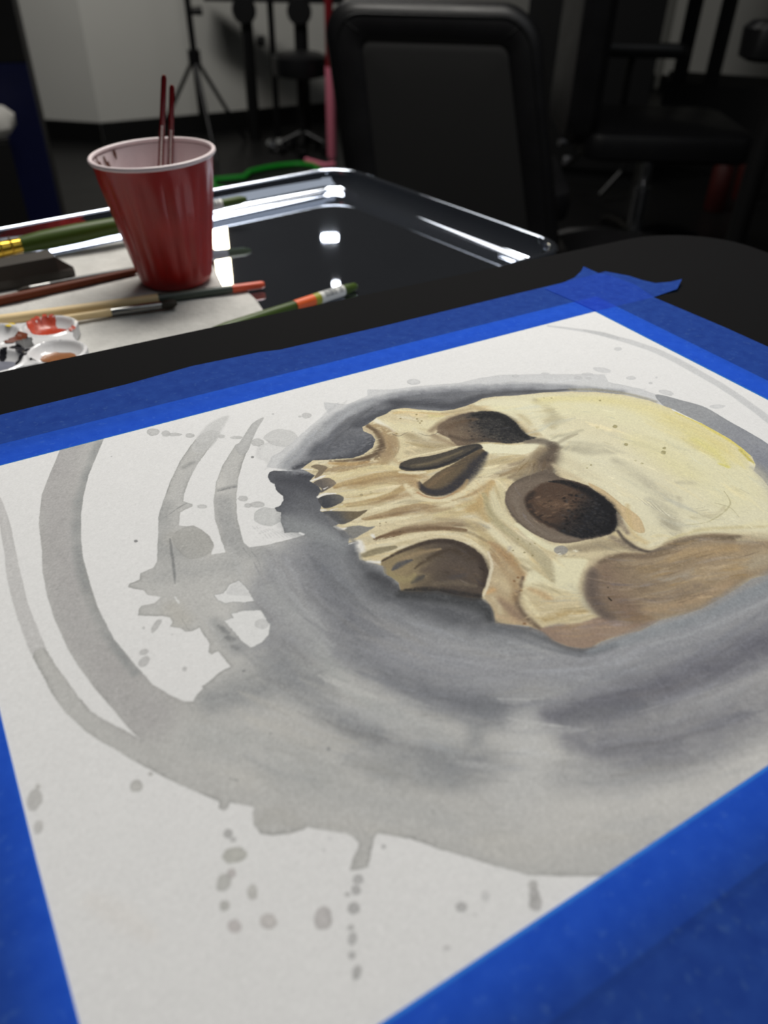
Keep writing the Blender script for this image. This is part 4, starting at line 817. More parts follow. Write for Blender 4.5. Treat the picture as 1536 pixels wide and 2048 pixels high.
    for a in ((273, 1572, 13, 12, tan, -0.6), (301, 1548, 5, 4, tan, 0), (69, 1600, 15, 22, (184, 181, 175), 0.3), (76, 1573, 5, 5, tan, 0), (77, 1654, 9, 13, (190, 187, 181), 0.2),
              (456, 1668, 9, 9, (176, 174, 170), 0), (466, 1679, 6, 5, (182, 180, 176), 0), (469, 1710, 24, 16, (184, 182, 170), -0.15), (448, 1765, 14, 19, (186, 184, 176), 0.5), (463, 1746, 9, 9, pink, 0.4),
              (505, 1785, 10, 16, tan, 0), (449, 1812, 10, 11, (182, 180, 172), 0), (469, 1853, 14, 14, pink, 0), (537, 1843, 17, 15, (194, 187, 181), 0), (647, 1837, 19, 23, (190, 184, 180), 0.2),
              (716, 1759, 11, 10, (176, 174, 171), 0), (712, 1780, 10, 10, (176, 174, 171), 0), (695, 1789, 6, 4, (184, 182, 178), 0), (708, 1817, 12, 12, (176, 174, 171), -0.5), (702, 1855, 7, 6, (182, 180, 176), 0),
              (705, 1878, 9, 14, (178, 176, 173), 0.15), (704, 1911, 8, 8, (180, 178, 175), 0), (714, 1945, 9, 15, (178, 176, 172), 0.25),
              (1066, 1770, 10, 10, (178, 175, 170), 0), (1069, 1790, 11, 14, (172, 169, 165), 0), (1072, 1806, 14, 16, (172, 169, 165), 0), (923, 1814, 11, 10, (176, 174, 171), 0), (767, 1693, 4, 4, (180, 179, 176), 0),
              (950, 1829, 4, 2, (200, 199, 196), 0), (893, 1896, 8, 4, (202, 200, 197), 0), (971, 1792, 8, 10, (206, 205, 202), 0), (659, 1678, 4, 4, (206, 205, 202), 0), (648, 1700, 4, 4, (208, 207, 204), 0)):
        drop(a[0], a[1], a[2], a[3], a[4], 0.9, rot=a[5], edge=0.6)
    stroke([(182, 1800), (240, 1830), (300, 1870)], [40, 60, 40], (224, 216, 206), 0.35, soft=1)
    stroke([(270, 1570), (480, 1565)], 4, (150, 150, 146), 0.0)
    stroke([(457, 1556), (475, 1561)], [2, 3], (146, 146, 142), 0.7); drop(657, 1498, 4, 4, (138, 139, 139), 0.7); drop(541, 1467, 3, 2.5, (150, 150, 148), 0.7)
    B_ = np.array([196, 182, 148], np.float32); img[:] = img + (img - B_) * (0.14 * bonem)[..., None]      # last darks and lights of the bone
    g_ = img.mean(-1, keepdims=True); k_ = (0.26 - 0.10 * bonem)[..., None]; img[:] = img * (1 - k_) + g_ * k_      # slightly muted pigments
    # grain of the cold-pressed paper in the dry pigment
    dark = np.clip((226 - img.mean(-1)) / 150, 0, 1)
    img *= (1 + (0.06 * TOOTH + 0.022 * GR + 0.03 * G1 * G2) * (0.12 + 1.1 * np.sqrt(dark)))[..., None]
    img[:] = np.clip(img, 4, 250)
    lin = np.where(img / 255 <= 0.04045, img / 255 / 12.92, ((img / 255 + 0.055) / 1.055) ** 2.4)
    white = np.where(True, ((np.array([226, 224, 220]) / 255 + 0.055) / 1.055) ** 2.4, 0)
    return (lin / white * 0.80).astype(np.float32)
pig = paint_sheet()
me = bpy.data.meshes.new('painting')
gx = (np.arange(NX) * CELL - PAPER_W); gy = (np.arange(NY) * CELL - PAPER_H)
PX0, PX1, PY0, PY1 = -PAPER_W - 0.0185, 0.0185, -PAPER_H - 0.0195, 0.0185   # full sheet, its margins lie under the tape
gx[-1] = 0.0; gy[-1] = 0.0
XX, YY = np.meshgrid(gx, gy)
co = np.zeros((NX * NY + 8, 3), np.float32); co[:NX * NY, 0] = XX.ravel(); co[:NX * NY, 1] = YY.ravel()
K = NX * NY
co[K:K + 4] = [(PX0, PY0, 0), (PX1, PY0, 0), (PX1, PY1, 0), (PX0, PY1, 0)]; co[K + 4:] = [(PX0, PY0, -PTH), (PX1, PY0, -PTH), (PX1, PY1, -PTH), (PX0, PY1, -PTH)]
idx = np.arange(K).reshape(NY, NX)
q = np.stack([idx[:-1, :-1], idx[:-1, 1:], idx[1:, 1:], idx[1:, :-1]], -1).reshape(-1, 4)
c0, c1, c2, c3 = idx[0, 0], idx[0, -1], idx[-1, -1], idx[-1, 0]
ex = [(c0, K, K + 1, c1), (c1, K + 1, K + 2, c2), (c2, K + 2, K + 3, c3), (c3, K + 3, K, c0), (K + 7, K + 6, K + 5, K + 4)]
ex += [(K + i, K + 4 + i, K + 4 + (i + 1) % 4, K + (i + 1) % 4) for i in range(4)]
q = np.concatenate([q, np.array(ex)]).astype(np.int32)
me.vertices.add(len(co)); me.vertices.foreach_set('co', co.ravel())
me.loops.add(q.size); me.loops.foreach_set('vertex_index', q.ravel())
me.polygons.add(len(q)); me.polygons.foreach_set('loop_start', np.arange(0, q.size, 4, dtype=np.int32))
me.update(calc_edges=True)
at = me.attributes.new('pigment', 'FLOAT_COLOR', 'POINT')
rgba = np.ones((len(co), 4), np.float32); rgba[:, :3] = 0.80; rgba[:K, :3] = pig.reshape(-1, 3)
at.data.foreach_set('color', rgba.ravel())
mp = bpy.data.materials.new('watercolour_on_paper'); mp.use_nodes = True; N = mp.node_tree.nodes; L = mp.node_tree.links
b = N['Principled BSDF']; b.inputs['Roughness'].default_value = 0.85; b.inputs['Specular IOR Level'].default_value = 0.25
an = N.new('ShaderNodeAttribute'); an.attribute_name = 'pigment'
tc = N.new('ShaderNodeTexCoord'); nz = N.new('ShaderNodeTexNoise'); nz.inputs['Scale'].default_value = 1400; nz.inputs['Detail'].default_value = 3
L.new(tc.outputs['Object'], nz.inputs['Vector'])
mr = N.new('ShaderNodeMapRange'); mr.inputs['To Min'].default_value = 0.95; mr.inputs['To Max'].default_value = 1.05
L.new(nz.outputs['Fac'], mr.inputs['Value'])
mu = N.new('ShaderNodeVectorMath'); mu.operation = 'SCALE'; L.new(an.outputs['Color'], mu.inputs[0]); L.new(mr.outputs['Result'], mu.inputs['Scale'])
L.new(mu.outputs['Vector'], b.inputs['Base Color'])
bp = N.new('ShaderNodeBump'); bp.inputs['Strength'].default_value = 0.10; bp.inputs['Distance'].default_value = 0.0004
n2 = N.new('ShaderNodeTexNoise'); n2.inputs['Scale'].default_value = 900; n2.inputs['Detail'].default_value = 4
L.new(tc.outputs['Object'], n2.inputs['Vector']); L.new(n2.outputs['Fac'], bp.inputs['Height']); L.new(bp.outputs['Normal'], b.inputs['Normal'])
me.materials.append(mp)
sheet = bpy.data.objects.new('painting', me); C.objects.link(sheet); sheet.location = (0, 0, TOP)
tag(sheet, 'white paper sheet with a watercolour skull in grey washes, taped to black table', 'painting')

mt = bpy.data.materials.new('blue_masking_tape'); mt.use_nodes = True; N = mt.node_tree.nodes; L = mt.node_tree.links
b = N['Principled BSDF']; b.inputs['Roughness'].default_value = 0.8; b.inputs['Specular IOR Level'].default_value = 0.12
tc = N.new('ShaderNodeTexCoord'); nz = N.new('ShaderNodeTexNoise'); nz.inputs['Scale'].default_value = 160; nz.inputs['Detail'].default_value = 6
L.new(tc.outputs['Object'], nz.inputs['Vector'])
cr = N.new('ShaderNodeValToRGB'); cr.color_ramp.elements[0].position = 0.3; cr.color_ramp.elements[0].color = (*srgb(46, 88, 196), 1)
cr.color_ramp.elements[1].position = 0.75; cr.color_ramp.elements[1].color = (*srgb(58, 104, 212), 1)
L.new(nz.outputs['Fac'], cr.inputs['Fac'])
n3 = N.new('ShaderNodeTexNoise'); n3.inputs['Scale'].default_value = 330; n3.inputs['Detail'].default_value = 2; L.new(tc.outputs['Object'], n3.inputs['Vector'])
fl = N.new('ShaderNodeMapRange'); fl.inputs['From Min'].default_value = 0.60; fl.inputs['From Max'].default_value = 0.74; fl.inputs['To Max'].default_value = 0.28; L.new(n3.outputs['Fac'], fl.inputs['Value'])
mx = N.new('ShaderNodeMix'); mx.data_type = 'RGBA'; mx.inputs['B'].default_value = (*srgb(104, 150, 226), 1)       # pale crepe flecks
L.new(fl.outputs['Result'], mx.inputs['Factor']); L.new(cr.outputs['Color'], mx.inputs['A']); L.new(mx.outputs['Result'], b.inputs['Base Color'])
n2 = N.new('ShaderNodeTexNoise'); n2.inputs['Scale'].default_value = 1200; n2.inputs['Detail'].default_value = 3; L.new(tc.outputs['Object'], n2.inputs['Vector'])
bp = N.new('ShaderNodeBump'); bp.inputs['Strength'].default_value = 0.3; bp.inputs['Distance'].default_value = 0.0003; L.new(n2.outputs['Fac'], bp.inputs['Height']); L.new(bp.outputs['Normal'], b.inputs['Normal'])
tr = N.new('ShaderNodeBsdfTransparent'); tr.inputs['Color'].default_value = (0.05, 0.36, 0.98, 1)
ms = N.new('ShaderNodeMixShader'); ms.inputs['Fac'].default_value = 0.55
L.new(b.outputs[0], ms.inputs[1]); L.new(tr.outputs[0], ms.inputs[2]); L.new(ms.outputs[0], N['Material Output'].inputs['Surface'])
def tape(label, poly, layer):
    """a strip of thin paper tape lying over the sheet's margin and the board beside it"""
    bm = bmesh.new(); f = bm.faces.new([bm.verts.new((x, y, 0)) for x, y in poly])
    bmesh.ops.triangulate(bm, faces=[f])
    for no, vals in (((1, 0, 0), [PX0 - 0.0025, PX0, PX1, PX1 + 0.0025] + [-0.36 + 0.03 * k for k in range(13)]), ((0, 1, 0), [PY0 - 0.0025, PY0, PY1, PY1 + 0.0025] + [-0.3 + 0.03 * k for k in range(11)])):
        for v in vals:
            bmesh.ops.bisect_plane(bm, geom=bm.verts[:] + bm.edges[:] + bm.faces[:], plane_co=(v, v, 0), plane_no=no)
    for v in bm.verts:
        on = PX0 - 0.0005 <= v.co.x <= PX1 + 0.0005 and PY0 - 0.0005 <= v.co.y <= PY1 + 0.0005
        v.co.z = (TOP if on else ZB) + 0.00012 + 0.00016 * layer
        if v.co.x > 0.06 and layer == 1: v.co.z += (v.co.x - 0.06) * 0.10     # the torn end curls off the board
    o = link('masking_tape', bm, mt, smooth=False)
    return tag(o, label, 'tape', 'blue masking tape around the painting')
rj = random.Random(3)
far_edge = [(-0.62, 0.0475), (-0.40, 0.047), (-0.3512, 0.0467), (-0.2889, 0.0478), (-0.2506, 0.0512), (-0.2109, 0.0492), (-0.1998, 0.0464), (-0.1304, 0.0459), (-0.0185, 0.0476), (0.02, 0.0480)]
tape('blue masking tape along the far edge of the sheet, parallel to the steel tray',
     [(-0.62, 0.0002), (-0.38, -0.0001), (-0.2, 0.0003), (0.0, 0.0), (0.0507, -0.0013), (0.0635, -0.0003), (0.0736, -0.0008), (0.0877, 0.0081), (0.0784, 0.010), (0.0694, 0.0148), (0.0662, 0.0239), (0.0643, 0.0345), (0.0564, 0.0498)] + far_edge[::-1], 1)
tape('blue masking tape along the right edge of the sheet, torn at the far corner',
     [(0.0, -0.33), (0.0475, -0.33), (0.0545, -0.22), (0.0542, -0.0894), (0.0539, -0.0581), (0.0507, -0.0013), (0.056, 0.020), (0.054, 0.040), (0.0488, 0.0483), (0.0486, 0.0641), (0.040, 0.0575), (0.0281, 0.0508), (0.012, 0.0466), (-0.004, 0.0452), (-0.0015, 0.0222), (0.0, 0.0)], 3)
tape('blue masking tape along the left edge of the sheet, lower left of photo',
     [(-PAPER_W - 0.047, 0.06), (-PAPER_W - 0.047, -0.36), (-PAPER_W + 0.0004, -0.36), (-PAPER_W, -0.2785), (-PAPER_W - 0.0006, -0.2), (-PAPER_W, -0.1), (-PAPER_W, 0.06)], 3)
tape('wide blue masking tape along the near edge of the sheet, lower right of photo',
     [(-0.46, -PAPER_H), (-0.46, -PAPER_H - 0.048), (0.07, -PAPER_H - 0.048), (0.07, -PAPER_H), (-0.1, -PAPER_H + 0.0001), (-0.25, -PAPER_H - 0.0003)], 5)

# ---------------------------------------------------------------- steel tray on its stand
def at_z(x, y, z):
    """world point at height z that lies on the sight line of a photograph position"""
    r = CAM_R @ np.array([x - CX, y - CY, FOC]); t = (z - CAM.z) / r[2]
    return Vector((CAM.x + t * r[0], CAM.y + t * r[1], z))
def at_d(x, y, d):
    """world point on that sight line at horizontal distance d from the camera"""
    r = CAM_R @ np.array([x - CX, y - CY, FOC]); t = d / math.hypot(r[0], r[1])
    return Vector((CAM.x + t * r[0], CAM.y + t * r[1], CAM.z + t * r[2]))
ZT = 0.750
M_steel = mat('polished_steel', (190, 197, 210), 0.014, metal=0.97, var=0.06, scale=18, rvar=0.006)
M_chrome = mat('chrome', (214, 216, 220), 0.08, metal=1.0, var=0.03)
TA = math.radians(8.2); TL, TW = 0.58, 0.345
tu = Vector((math.cos(TA), math.sin(TA), 0)); tv = Vector((-math.sin(TA), math.cos(TA), 0))
tcen = Vector((0.089, 0.508, 0)) - tu * TL / 2 - tv * TW / 2
tray = thing('instrument_tray', 'polished steel instrument tray holding the red cup and brushes', 'tray', (tcen.x, tcen.y, ZT - 0.0012), TA)
def tl(inset, z, r): return [Vector((x, y, z)) for x, y in rrect(TL / 2 - inset, TW / 2 - inset, max(r, 0.004), 10)]
TR = 0.036
loops = [tl(0.0034 - 0.0034 * math.cos(math.radians(a)), 0.0172 + 0.0034 * math.sin(math.radians(a)), TR - 0.003) for a in range(-40, 181, 20)]
loops += [tl(i, z, TR - i) for i, z in ((0.0076, 0.0150), (0.0088, 0.0122), (0.0104, 0.0092), (0.0126, 0.0062), (0.0152, 0.0038), (0.0182, 0.0020), (0.0215, 0.0009), (0.0250, 0.0002), (0.029, 0.0), (0.0295, 0.0), (0.034, 0.0))]
bm = bm_loft([[p + Vector((0, 0, 0.0012)) for p in lp] for lp in loops], cap0=False, cap1=True)
low = [[Vector((p.x, p.y, p.z)) for p in lp] for lp in (tl(0.029, 0.0, TR - 0.029), tl(0.0215, 0.0001, TR - 0.0215), tl(0.0122, 0.0056, TR - 0.0122), tl(0.0072, 0.0148, TR - 0.007), tl(0.0050, 0.0142, TR - 0.005), tl(0.0034 - 0.0034 * math.cos(math.radians(-40)), 0.0172 + 0.0034 * math.sin(math.radians(-40)) + 0.0012, TR - 0.003))]
bm_loft(low, cap0=True, cap1=False, bm=bm)
bmesh.ops.remove_doubles(bm, verts=bm.verts[:], dist=0.00002)
o = link('basin', bm, M_steel, tray); o.location = (0, 0, 0); o.matrix_parent_inverse = Matrix.Identity(4)
stand = thing('tray_stand', 'dark steel stand with one post carrying the instrument tray', 'stand', (tcen.x, tcen.y, 0), TA)
link('post', bm_lathe([(0, 0.016), (ZT - 0.06, 0.016)], (tcen.x - 0.10, tcen.y, 0.025)), M_black, stand)
fr = [tcen + tu * x + tv * y + Vector((0, 0, ZT - 0.0095)) for x, y in rrect(TL / 2 - 0.05, TW / 2 - 0.05, 0.02, 4)]
link('support_ring', bm_tube(fr, 0.008, closed=True), M_black, stand)
link('arm', bm_tube([tcen + Vector((-0.10, 0, ZT - 0.036)), tcen - tu * 0.12 - Vector((0, 0, -ZT + 0.022)), tcen - tu * (TL / 2 - 0.05) + Vector((0, 0, ZT - 0.0125))], 0.009), M_black, stand)
link('base', bm_loft([[tcen + tu * (x * s - 0.10) + tv * y * s + Vector((0, 0, z)) for x, y in rrect(0.2, 0.16, 0.03, 4)] for z, s in ((0, 1), (0.02, 1), (0.028, 0.96))]), M_black, stand)

# paper towel under the brushes
M_towel = mat('paper_towel', (196, 195, 191), 0.9, var=0.26, scale=55, bump=1.0, bscale=240)  # mottled colour stands in for shading of the embossing, plus faint stains
top_z = ZT + 0.0006
out = [at_z(x, y, top_z) for x, y in ((530, 628), (512, 600), (492, 583), (470, 577), (445, 572), (425, 530), (418, 500), (330, 492), (240, 486), (170, 500))]
out += [tcen + tu * x + tv * y + Vector((0, 0, top_z)) for x, y in ((-0.250, 0.118), (-0.255, 0.0), (-0.25, -0.128), (-0.12, -0.133), (0.0, -0.132))]
out += [at_z(560, 655, top_z)]
bm = bmesh.new(); f = bm.faces.new([bm.verts.new((p.x, p.y, top_z)) for p in out]); bmesh.ops.triangulate(bm, faces=[f])
for k in range(60):
    v = -0.45 + k * 0.0085
    bmesh.ops.bisect_plane(bm, geom=bm.verts[:] + bm.edges[:] + bm.faces[:], plane_co=(v, 0, 0), plane_no=(1, 0, 0))
for k in range(48):
    v = 0.10 + k * 0.0085
    bmesh.ops.bisect_plane(bm, geom=bm.verts[:] + bm.edges[:] + bm.faces[:], plane_co=(0, v, 0), plane_no=(0, 1, 0))
for v in bm.verts:
    x, y = v.co.x, v.co.y
    v.co.z += 0.00035 * random.random()
    v.co.z += 0.0006 * (1 + math.sin(46 * x + 3 * math.sin(31 * y)) * math.cos(58 * y + 2 * math.sin(40 * x)))
tw = link('paper_towel', bm, M_towel); sol = tw.modifiers.new('ply', 'SOLIDIFY'); sol.thickness = 0.0004; sol.offset = -1
tag(tw, 'grey white paper towel spread on the tray under the cup, palette and brushes', 'towel')
ZP = ZT + 0.0016                # what lies on the towel

# red cup
M_red = mat('red_plastic', (164, 27, 21), 0.34, var=0.28, scale=40)
M_cupin = mat('white_cup_inside', (226, 212, 214), 0.35, var=0.04, scale=60)
cupc = at_z(355, 560, ZP); cupc.z = ZP
cup = thing('party_cup', 'red ribbed plastic cup with white inside, two red brushes standing in it', 'cup', cupc)
CUP_H, RB, RT = 0.0985, 0.0292, 0.0462
def cup_loop(z, r, amp, n=144):
    return [cupc + Vector(((r + amp * (abs(math.sin(k * math.pi * 18 / n)) - 0.5)) * math.cos(2 * math.pi * k / n), (r + amp * (abs(math.sin(k * math.pi * 18 / n)) - 0.5)) * math.sin(2 * math.pi * k / n), z)) for k in range(n)]
def rad(z): return RB + (RT - RB) * z / CUP_H
lo = [cup_loop(0.0, RB - 0.003, 0), cup_loop(0.001, RB - 0.0008, 0), cup_loop(0.004, rad(0.004), 0.0)]
lo += [cup_loop(z, rad(z), 0.0013 * min(1, max(0, (z - 0.006) / 0.01)) * min(1, max(0, (0.091 - z) / 0.008))) for z in (0.008, 0.014, 0.022, 0.035, 0.05, 0.065, 0.078, 0.085, 0.091)]
lo += [cup_loop(z, rad(z), 0) for z in (0.094, CUP_H - 0.002)]
link('cup_body', bm_loft(lo, cap0=True, cap1=False), M_red, cup)
li = [cup_loop(CUP_H - 0.002, RT - 0.0011, 0), cup_loop(0.094, rad(0.094) - 0.0011, 0)] + [cup_loop(z, rad(z) - 0.0014, 0.0012 * min(1, max(0, (0.091 - z) / 0.008))) for z in (0.091, 0.085, 0.078, 0.06, 0.03)] + [cup_loop(0.004, rad(0.004) - 0.0012, 0)]
link('inner_lining', bm_loft(li, cap0=False, cap1=True), M_cupin, cup)
rimp = [cupc + Vector(((RT + 0.0002) * math.cos(2 * math.pi * k / 72), (RT + 0.0002) * math.sin(2 * math.pi * k / 72), CUP_H)) for k in range(72)]
link('rolled_rim', bm_tube(rimp, 0.0018, n=10, closed=True), M_cupin, cup)
# old paint drips inside the far wall
M_stain = mat('dried_brown_paint', (96, 62, 52), 0.5, var=0.4, scale=200)
for k, (ang, z0, ln, w) in enumerate(((150, 0.094, 0.010, 0.0016), (146, 0.089, 0.012, 0.0020), (134, 0.092, 0.008, 0.0014), (131, 0.087, 0.010, 0.0018), (117, 0.094, 0.007, 0.0016), (170, 0.094, 0.004, 0.004), (182, 0.093, 0.003, 0.005), (190, 0.095, 0.002, 0.006), (140, 0.084, 0.006, 0.0022))):
    a = math.radians(ang); bm = bmesh.new(); n = 10; vs = []
    for j in range(n):
        t = 2 * math.pi * j / n; z = z0 + ln / 2 * math.sin(t) * (1 + 0.3 * math.sin(3 * t)); da = w * math.cos(t) / 0.044; r = rad(z) - 0.0024
        vs.append(bm.verts.new(cupc + Vector((r * math.cos(a + da), r * math.sin(a + da), z))))
    bm.faces.new(vs); link('paint_stain', bm, M_stain, cup)

ax = Vector((CAM.x - cupc.x, CAM.y - cupc.y, 0)).normalized()      # the cup stands a little askew on the crumpled towel
side = ax.cross(Vector((0, 0, 1))) * -1
cup.matrix_world = Matrix.Translation(cupc + Vector((0, 0, 0.0012))) @ Matrix.Rotation(math.radians(2.8), 4, ax)
# brushes
M_barewood = mat('bare_wood', (230, 204, 154), 0.5, var=0.12, scale=60)
M_green = mat('green_lacquer', (58, 78, 18), 0.42, var=0.15, scale=30, spec=0.3)
M_brass = mat('brass_ferrule', (206, 170, 70), 0.22, metal=1.0, var=0.15, scale=200)
M_nickel = mat('nickel_ferrule', (150, 150, 148), 0.22, metal=1.0, var=0.1, scale=200)
M_hair = mat('dark_bristles', (40, 34, 24), 0.7, var=0.4, scale=700)
M_hog = mat('pale_bristles', (214, 196, 150), 0.7, var=0.25, scale=700)
M_redlac = mat('dark_red_lacquer', (110, 20, 22), 0.22, var=0.15, scale=60, coat=0.4)
M_brown = mat('brown_lacquer', (98, 42, 14), 0.55, var=0.25, scale=60, spec=0.25)
M_blackl = mat('black_lacquer', (22, 20, 18), 0.3, var=0.2)
M_slate = mat('slate_green_lacquer', (66, 76, 68), 0.35, var=0.15, scale=60)
M_orange = mat('orange_red_lacquer', (214, 84, 50), 0.3, var=0.12, scale=60)
M_label = mat('white_label', (214, 214, 210), 0.45, var=0.03)
M_ink = mat('grey_print', (92, 98, 104), 0.6, var=0.1)
M_olabel = mat('orange_label', (226, 92, 24), 0.4, var=0.12, scale=90)
M_ylabel = mat('olive_label', (150, 150, 30), 0.4, var=0.08)
def brush(name, label, p0, p1, parts, cat='brush', group=None, n=16, flat=1.0):
    """a brush from p0 to p1; parts = [(part name, material, [(share of the length, radius)], flatness)]"""
    p0, p1 = Vector(p0), Vector(p1); ln = (p1 - p0).length
    root = thing(name, label, cat, p0, 0, group)
    for pn, m, prof, fl in parts:
        link(pn, bm_lathe([(t * ln, r) for t, r in prof], p0, p1, n=n, flat=fl, flat_dir=(p1 - p0).cross(Vector((0, 0, 1)))), m, root)
    return root
def barcode(root, p0, p1, t0, t1, r, bars, side):
    """narrow printed bars wrapped on the upper face of a round label"""
    p0, p1 = Vector(p0), Vector(p1); d = (p1 - p0).normalized(); ln = (p1 - p0).length
    e = Vector((0, 0, 1)); e = (e - d * e.dot(d)).normalized(); s = d.cross(e) * side
    bm = bmesh.new(); rr = random.Random(bars); x = t0 * ln; step = (t1 - t0) * ln / bars
    for k in range(bars):
        wd_ = step * rr.uniform(0.3, 0.75)
        ring = []
        for a in (-25, 0, 25, 50, 75):
            a = math.radians(a); q = e * math.cos(a) + s * math.sin(a)
            ring.append((bm.verts.new(p0 + d * x + q * (r + 0.0001)), bm.verts.new(p0 + d * (x + wd_) + q * (r + 0.0001))))
        for u, v in zip(ring[:-1], ring[1:]): bm.faces.new((u[0], u[1], v[1], v[0]))
        x += step
    link('barcode', bm, M_ink, [c for c in root.children if c.name.startswith('label')][0])
# two thin red brushes standing in the cup
def stand_in_cup(rim_px, top_px, d, label):
    top = at_d(*top_px, d); mid = at_d(*rim_px, d)
    k = (top - mid).normalized(); bot = mid + k * ((ZP + 0.006 - mid.z) / k.z)
    ln = (top - bot).length
    root = brush('paint_brush', label, bot, top, [
        ('bristles', M_hair, [(0.0, 0.0004), (0.03, 0.0012), (0.07, 0.0013)], 1), ('ferrule', M_nickel, [(0.07, 0.0014), (0.18, 0.0019)], 1),
        ('handle', M_redlac, [(0.18, 0.0019), (0.24, 0.0027), (0.34, 0.0030), (0.60, 0.0024), (0.85, 0.0021), (0.985, 0.0020), (1.0, 0.0012)], 1)])
    bm = bmesh.new(); rr = random.Random(int(top_px[0])); d_ = (top - bot).normalized(); view = (CAM - mid); view = (view - d_ * view.dot(d_)).normalized(); sd = d_.cross(view)
    x = 0.42 * ln
    while x < 0.76 * ln:                                              # a run of tiny pale lettering along the handle
        h = rr.uniform(0.0010, 0.0016); w = 0.00075; c = bot + d_ * x + view * 0.00315
        bm.faces.new([bm.verts.new(c + sd * a * w + d_ * b_ * h) for a, b_ in ((-1, 0), (1, 0), (1, 1), (-1, 1))])
        x += h * 1.35
    link('lettering', bm, M_label, root)
stand_in_cup((322, 318), (328, 150), 0.690, 'thin dark red brush standing in the cup, the taller one on the left')
stand_in_cup((341, 316), (344, 170), 0.700, 'thin dark red brush standing in the cup, the shorter one on the right')
# big green flat brush at the back, resting on the far rim
g0 = at_z(-60, 511, ZT + 0.012); g1 = at_z(492, 398, ZT + 0.0255)
br = brush('paint_brush', 'thick green flat brush with brass ferrule lying behind the red cup', g0, g1, [
    ('bristles', M_hog, [(-0.16, 0.0085), (-0.06, 0.0092)], 0.5), ('ferrule', M_brass, [(-0.06, 0.0090), (-0.03, 0.0096), (0.04, 0.0092), (0.10, 0.0085), (0.125, 0.0080), (0.165, 0.0078)], 0.85),
    ('handle', M_green, [(0.165, 0.0070), (0.24, 0.0084), (0.36, 0.0086), (0.60, 0.0064), (0.85, 0.0046), (0.975, 0.0042), (1.0, 0.0022)], 1),
    ('label', M_label, [(0.80, 0.0053), (0.90, 0.0048)], 1)])
for t in (0.02, 0.06, 0.10, 0.135):
    p = g0 + (g1 - g0) * t; dd = (g1 - g0).normalized(); u = dd.cross(Vector((0, 0, 1))).normalized(); w = u.cross(dd)
    link('ferrule_ridge', bm_tube([p + u * 0.0093 * math.cos(2 * math.pi * k / 20) + w * 0.0080 * math.sin(2 * math.pi * k / 20) for k in range(20)], 0.0007, n=6, closed=True), M_brass, [c for c in br.children if c.name.startswith('ferrule')][0])
barcode(br, g0, g1, 0.81, 0.89, 0.0051, 9, 1)
# green brush at the near edge
n0 = at_z(440, 662, ZT + 0.0066); n1 = at_z(713, 572, ZT + 0.0046)
br = brush('paint_brush', 'green handled brush with an orange and white label at the near edge of the tray', n0, n1, [
    ('bristles', M_hog, [(-0.42, 0.003), (-0.34, 0.0042), (-0.28, 0.004)], 0.6), ('ferrule', M_nickel, [(-0.28, 0.0042), (-0.08, 0.0046), (-0.05, 0.0042)], 0.8),
    ('handle', M_green, [(-0.05, 0.0042), (0.05, 0.0050), (0.25, 0.0048), (0.60, 0.0042), (0.92, 0.0040), (0.985, 0.0032), (1.0, 0.0018)], 1),
    ('orange_band', M_olabel, [(0.515, 0.0047), (0.655, 0.0047)], 1), ('olive_band', M_ylabel, [(0.655, 0.0047), (0.70, 0.0047)], 1), ('label', M_label, [(0.70, 0.0047), (0.885, 0.0047)], 1)])
barcode(br, n0, n1, 0.73, 0.82, 0.0047, 10, 1); barcode(br, n0, n1, 0.84, 0.87, 0.0047, 3, 1)
# bare wood brush with slate and orange end
c0 = at_z(-40, 646, ZP + 0.0042); c1 = at_z(528, 569, ZP + 0.0032)
brush('paint_brush', 'long bare wood brush with slate green section and orange red end, before the cup', c0, c1, [
    ('shaft', M_barewood, [(0.0, 0.0040), (0.60, 0.0040)], 1), ('slate_section', M_slate, [(0.60, 0.0041), (0.75, 0.0035), (0.875, 0.0031)], 1), ('tip', M_orange, [(0.875, 0.0032), (0.99, 0.0031), (1.0, 0.0024)], 1)])
# small round brush next to the palette
t0 = at_z(105, 641, ZP + 0.0040); t1 = at_z(354, 606, ZP + 0.0042)
brush('paint_brush', 'short brush with grey metal ferrule and dark bristles beside the white palette', t0, t1, [
    ('handle', M_barewood, [(0.0, 0.0026), (0.30, 0.0028), (0.46, 0.0031)], 1), ('ferrule', M_nickel, [(0.46, 0.0033), (0.52, 0.0034), (0.72, 0.0036), (0.87, 0.0032)], 0.9), ('bristles', M_hair, [(0.85, 0.0030), (0.92, 0.0042), (0.97, 0.0040), (1.0, 0.0018)], 0.8)])
# brown and black brushes left of the cup
o0 = at_z(-50, 612, ZP + 0.0036); o1 = at_z(276, 541, ZP + 0.0030)
brush('paint_brush', 'brown lacquered brush handle running to the left side of the red cup', o0, o1, [('handle', M_brown, [(0.0, 0.0036), (0.5, 0.0034), (0.97, 0.0026), (1.0, 0.0016)], 1)])
k0 = at_z(100, 569, ZP + 0.0026); k1 = at_z(272, 537, ZP + 0.0026)
brush('paint_brush', 'slim black brush lying between the dark wooden block and the red cup', k0, k1, [('handle', M_blackl, [(0.0, 0.0022), (0.5, 0.0024), (0.97, 0.0018), (1.0, 0.0010)], 1), ('ferrule', M_nickel, [(-0.22, 0.0022), (0.0, 0.0023)], 1), ('bristles', M_hair, [(-0.36, 0.0006), (-0.28, 0.002), (-0.22, 0.0021)], 1)])
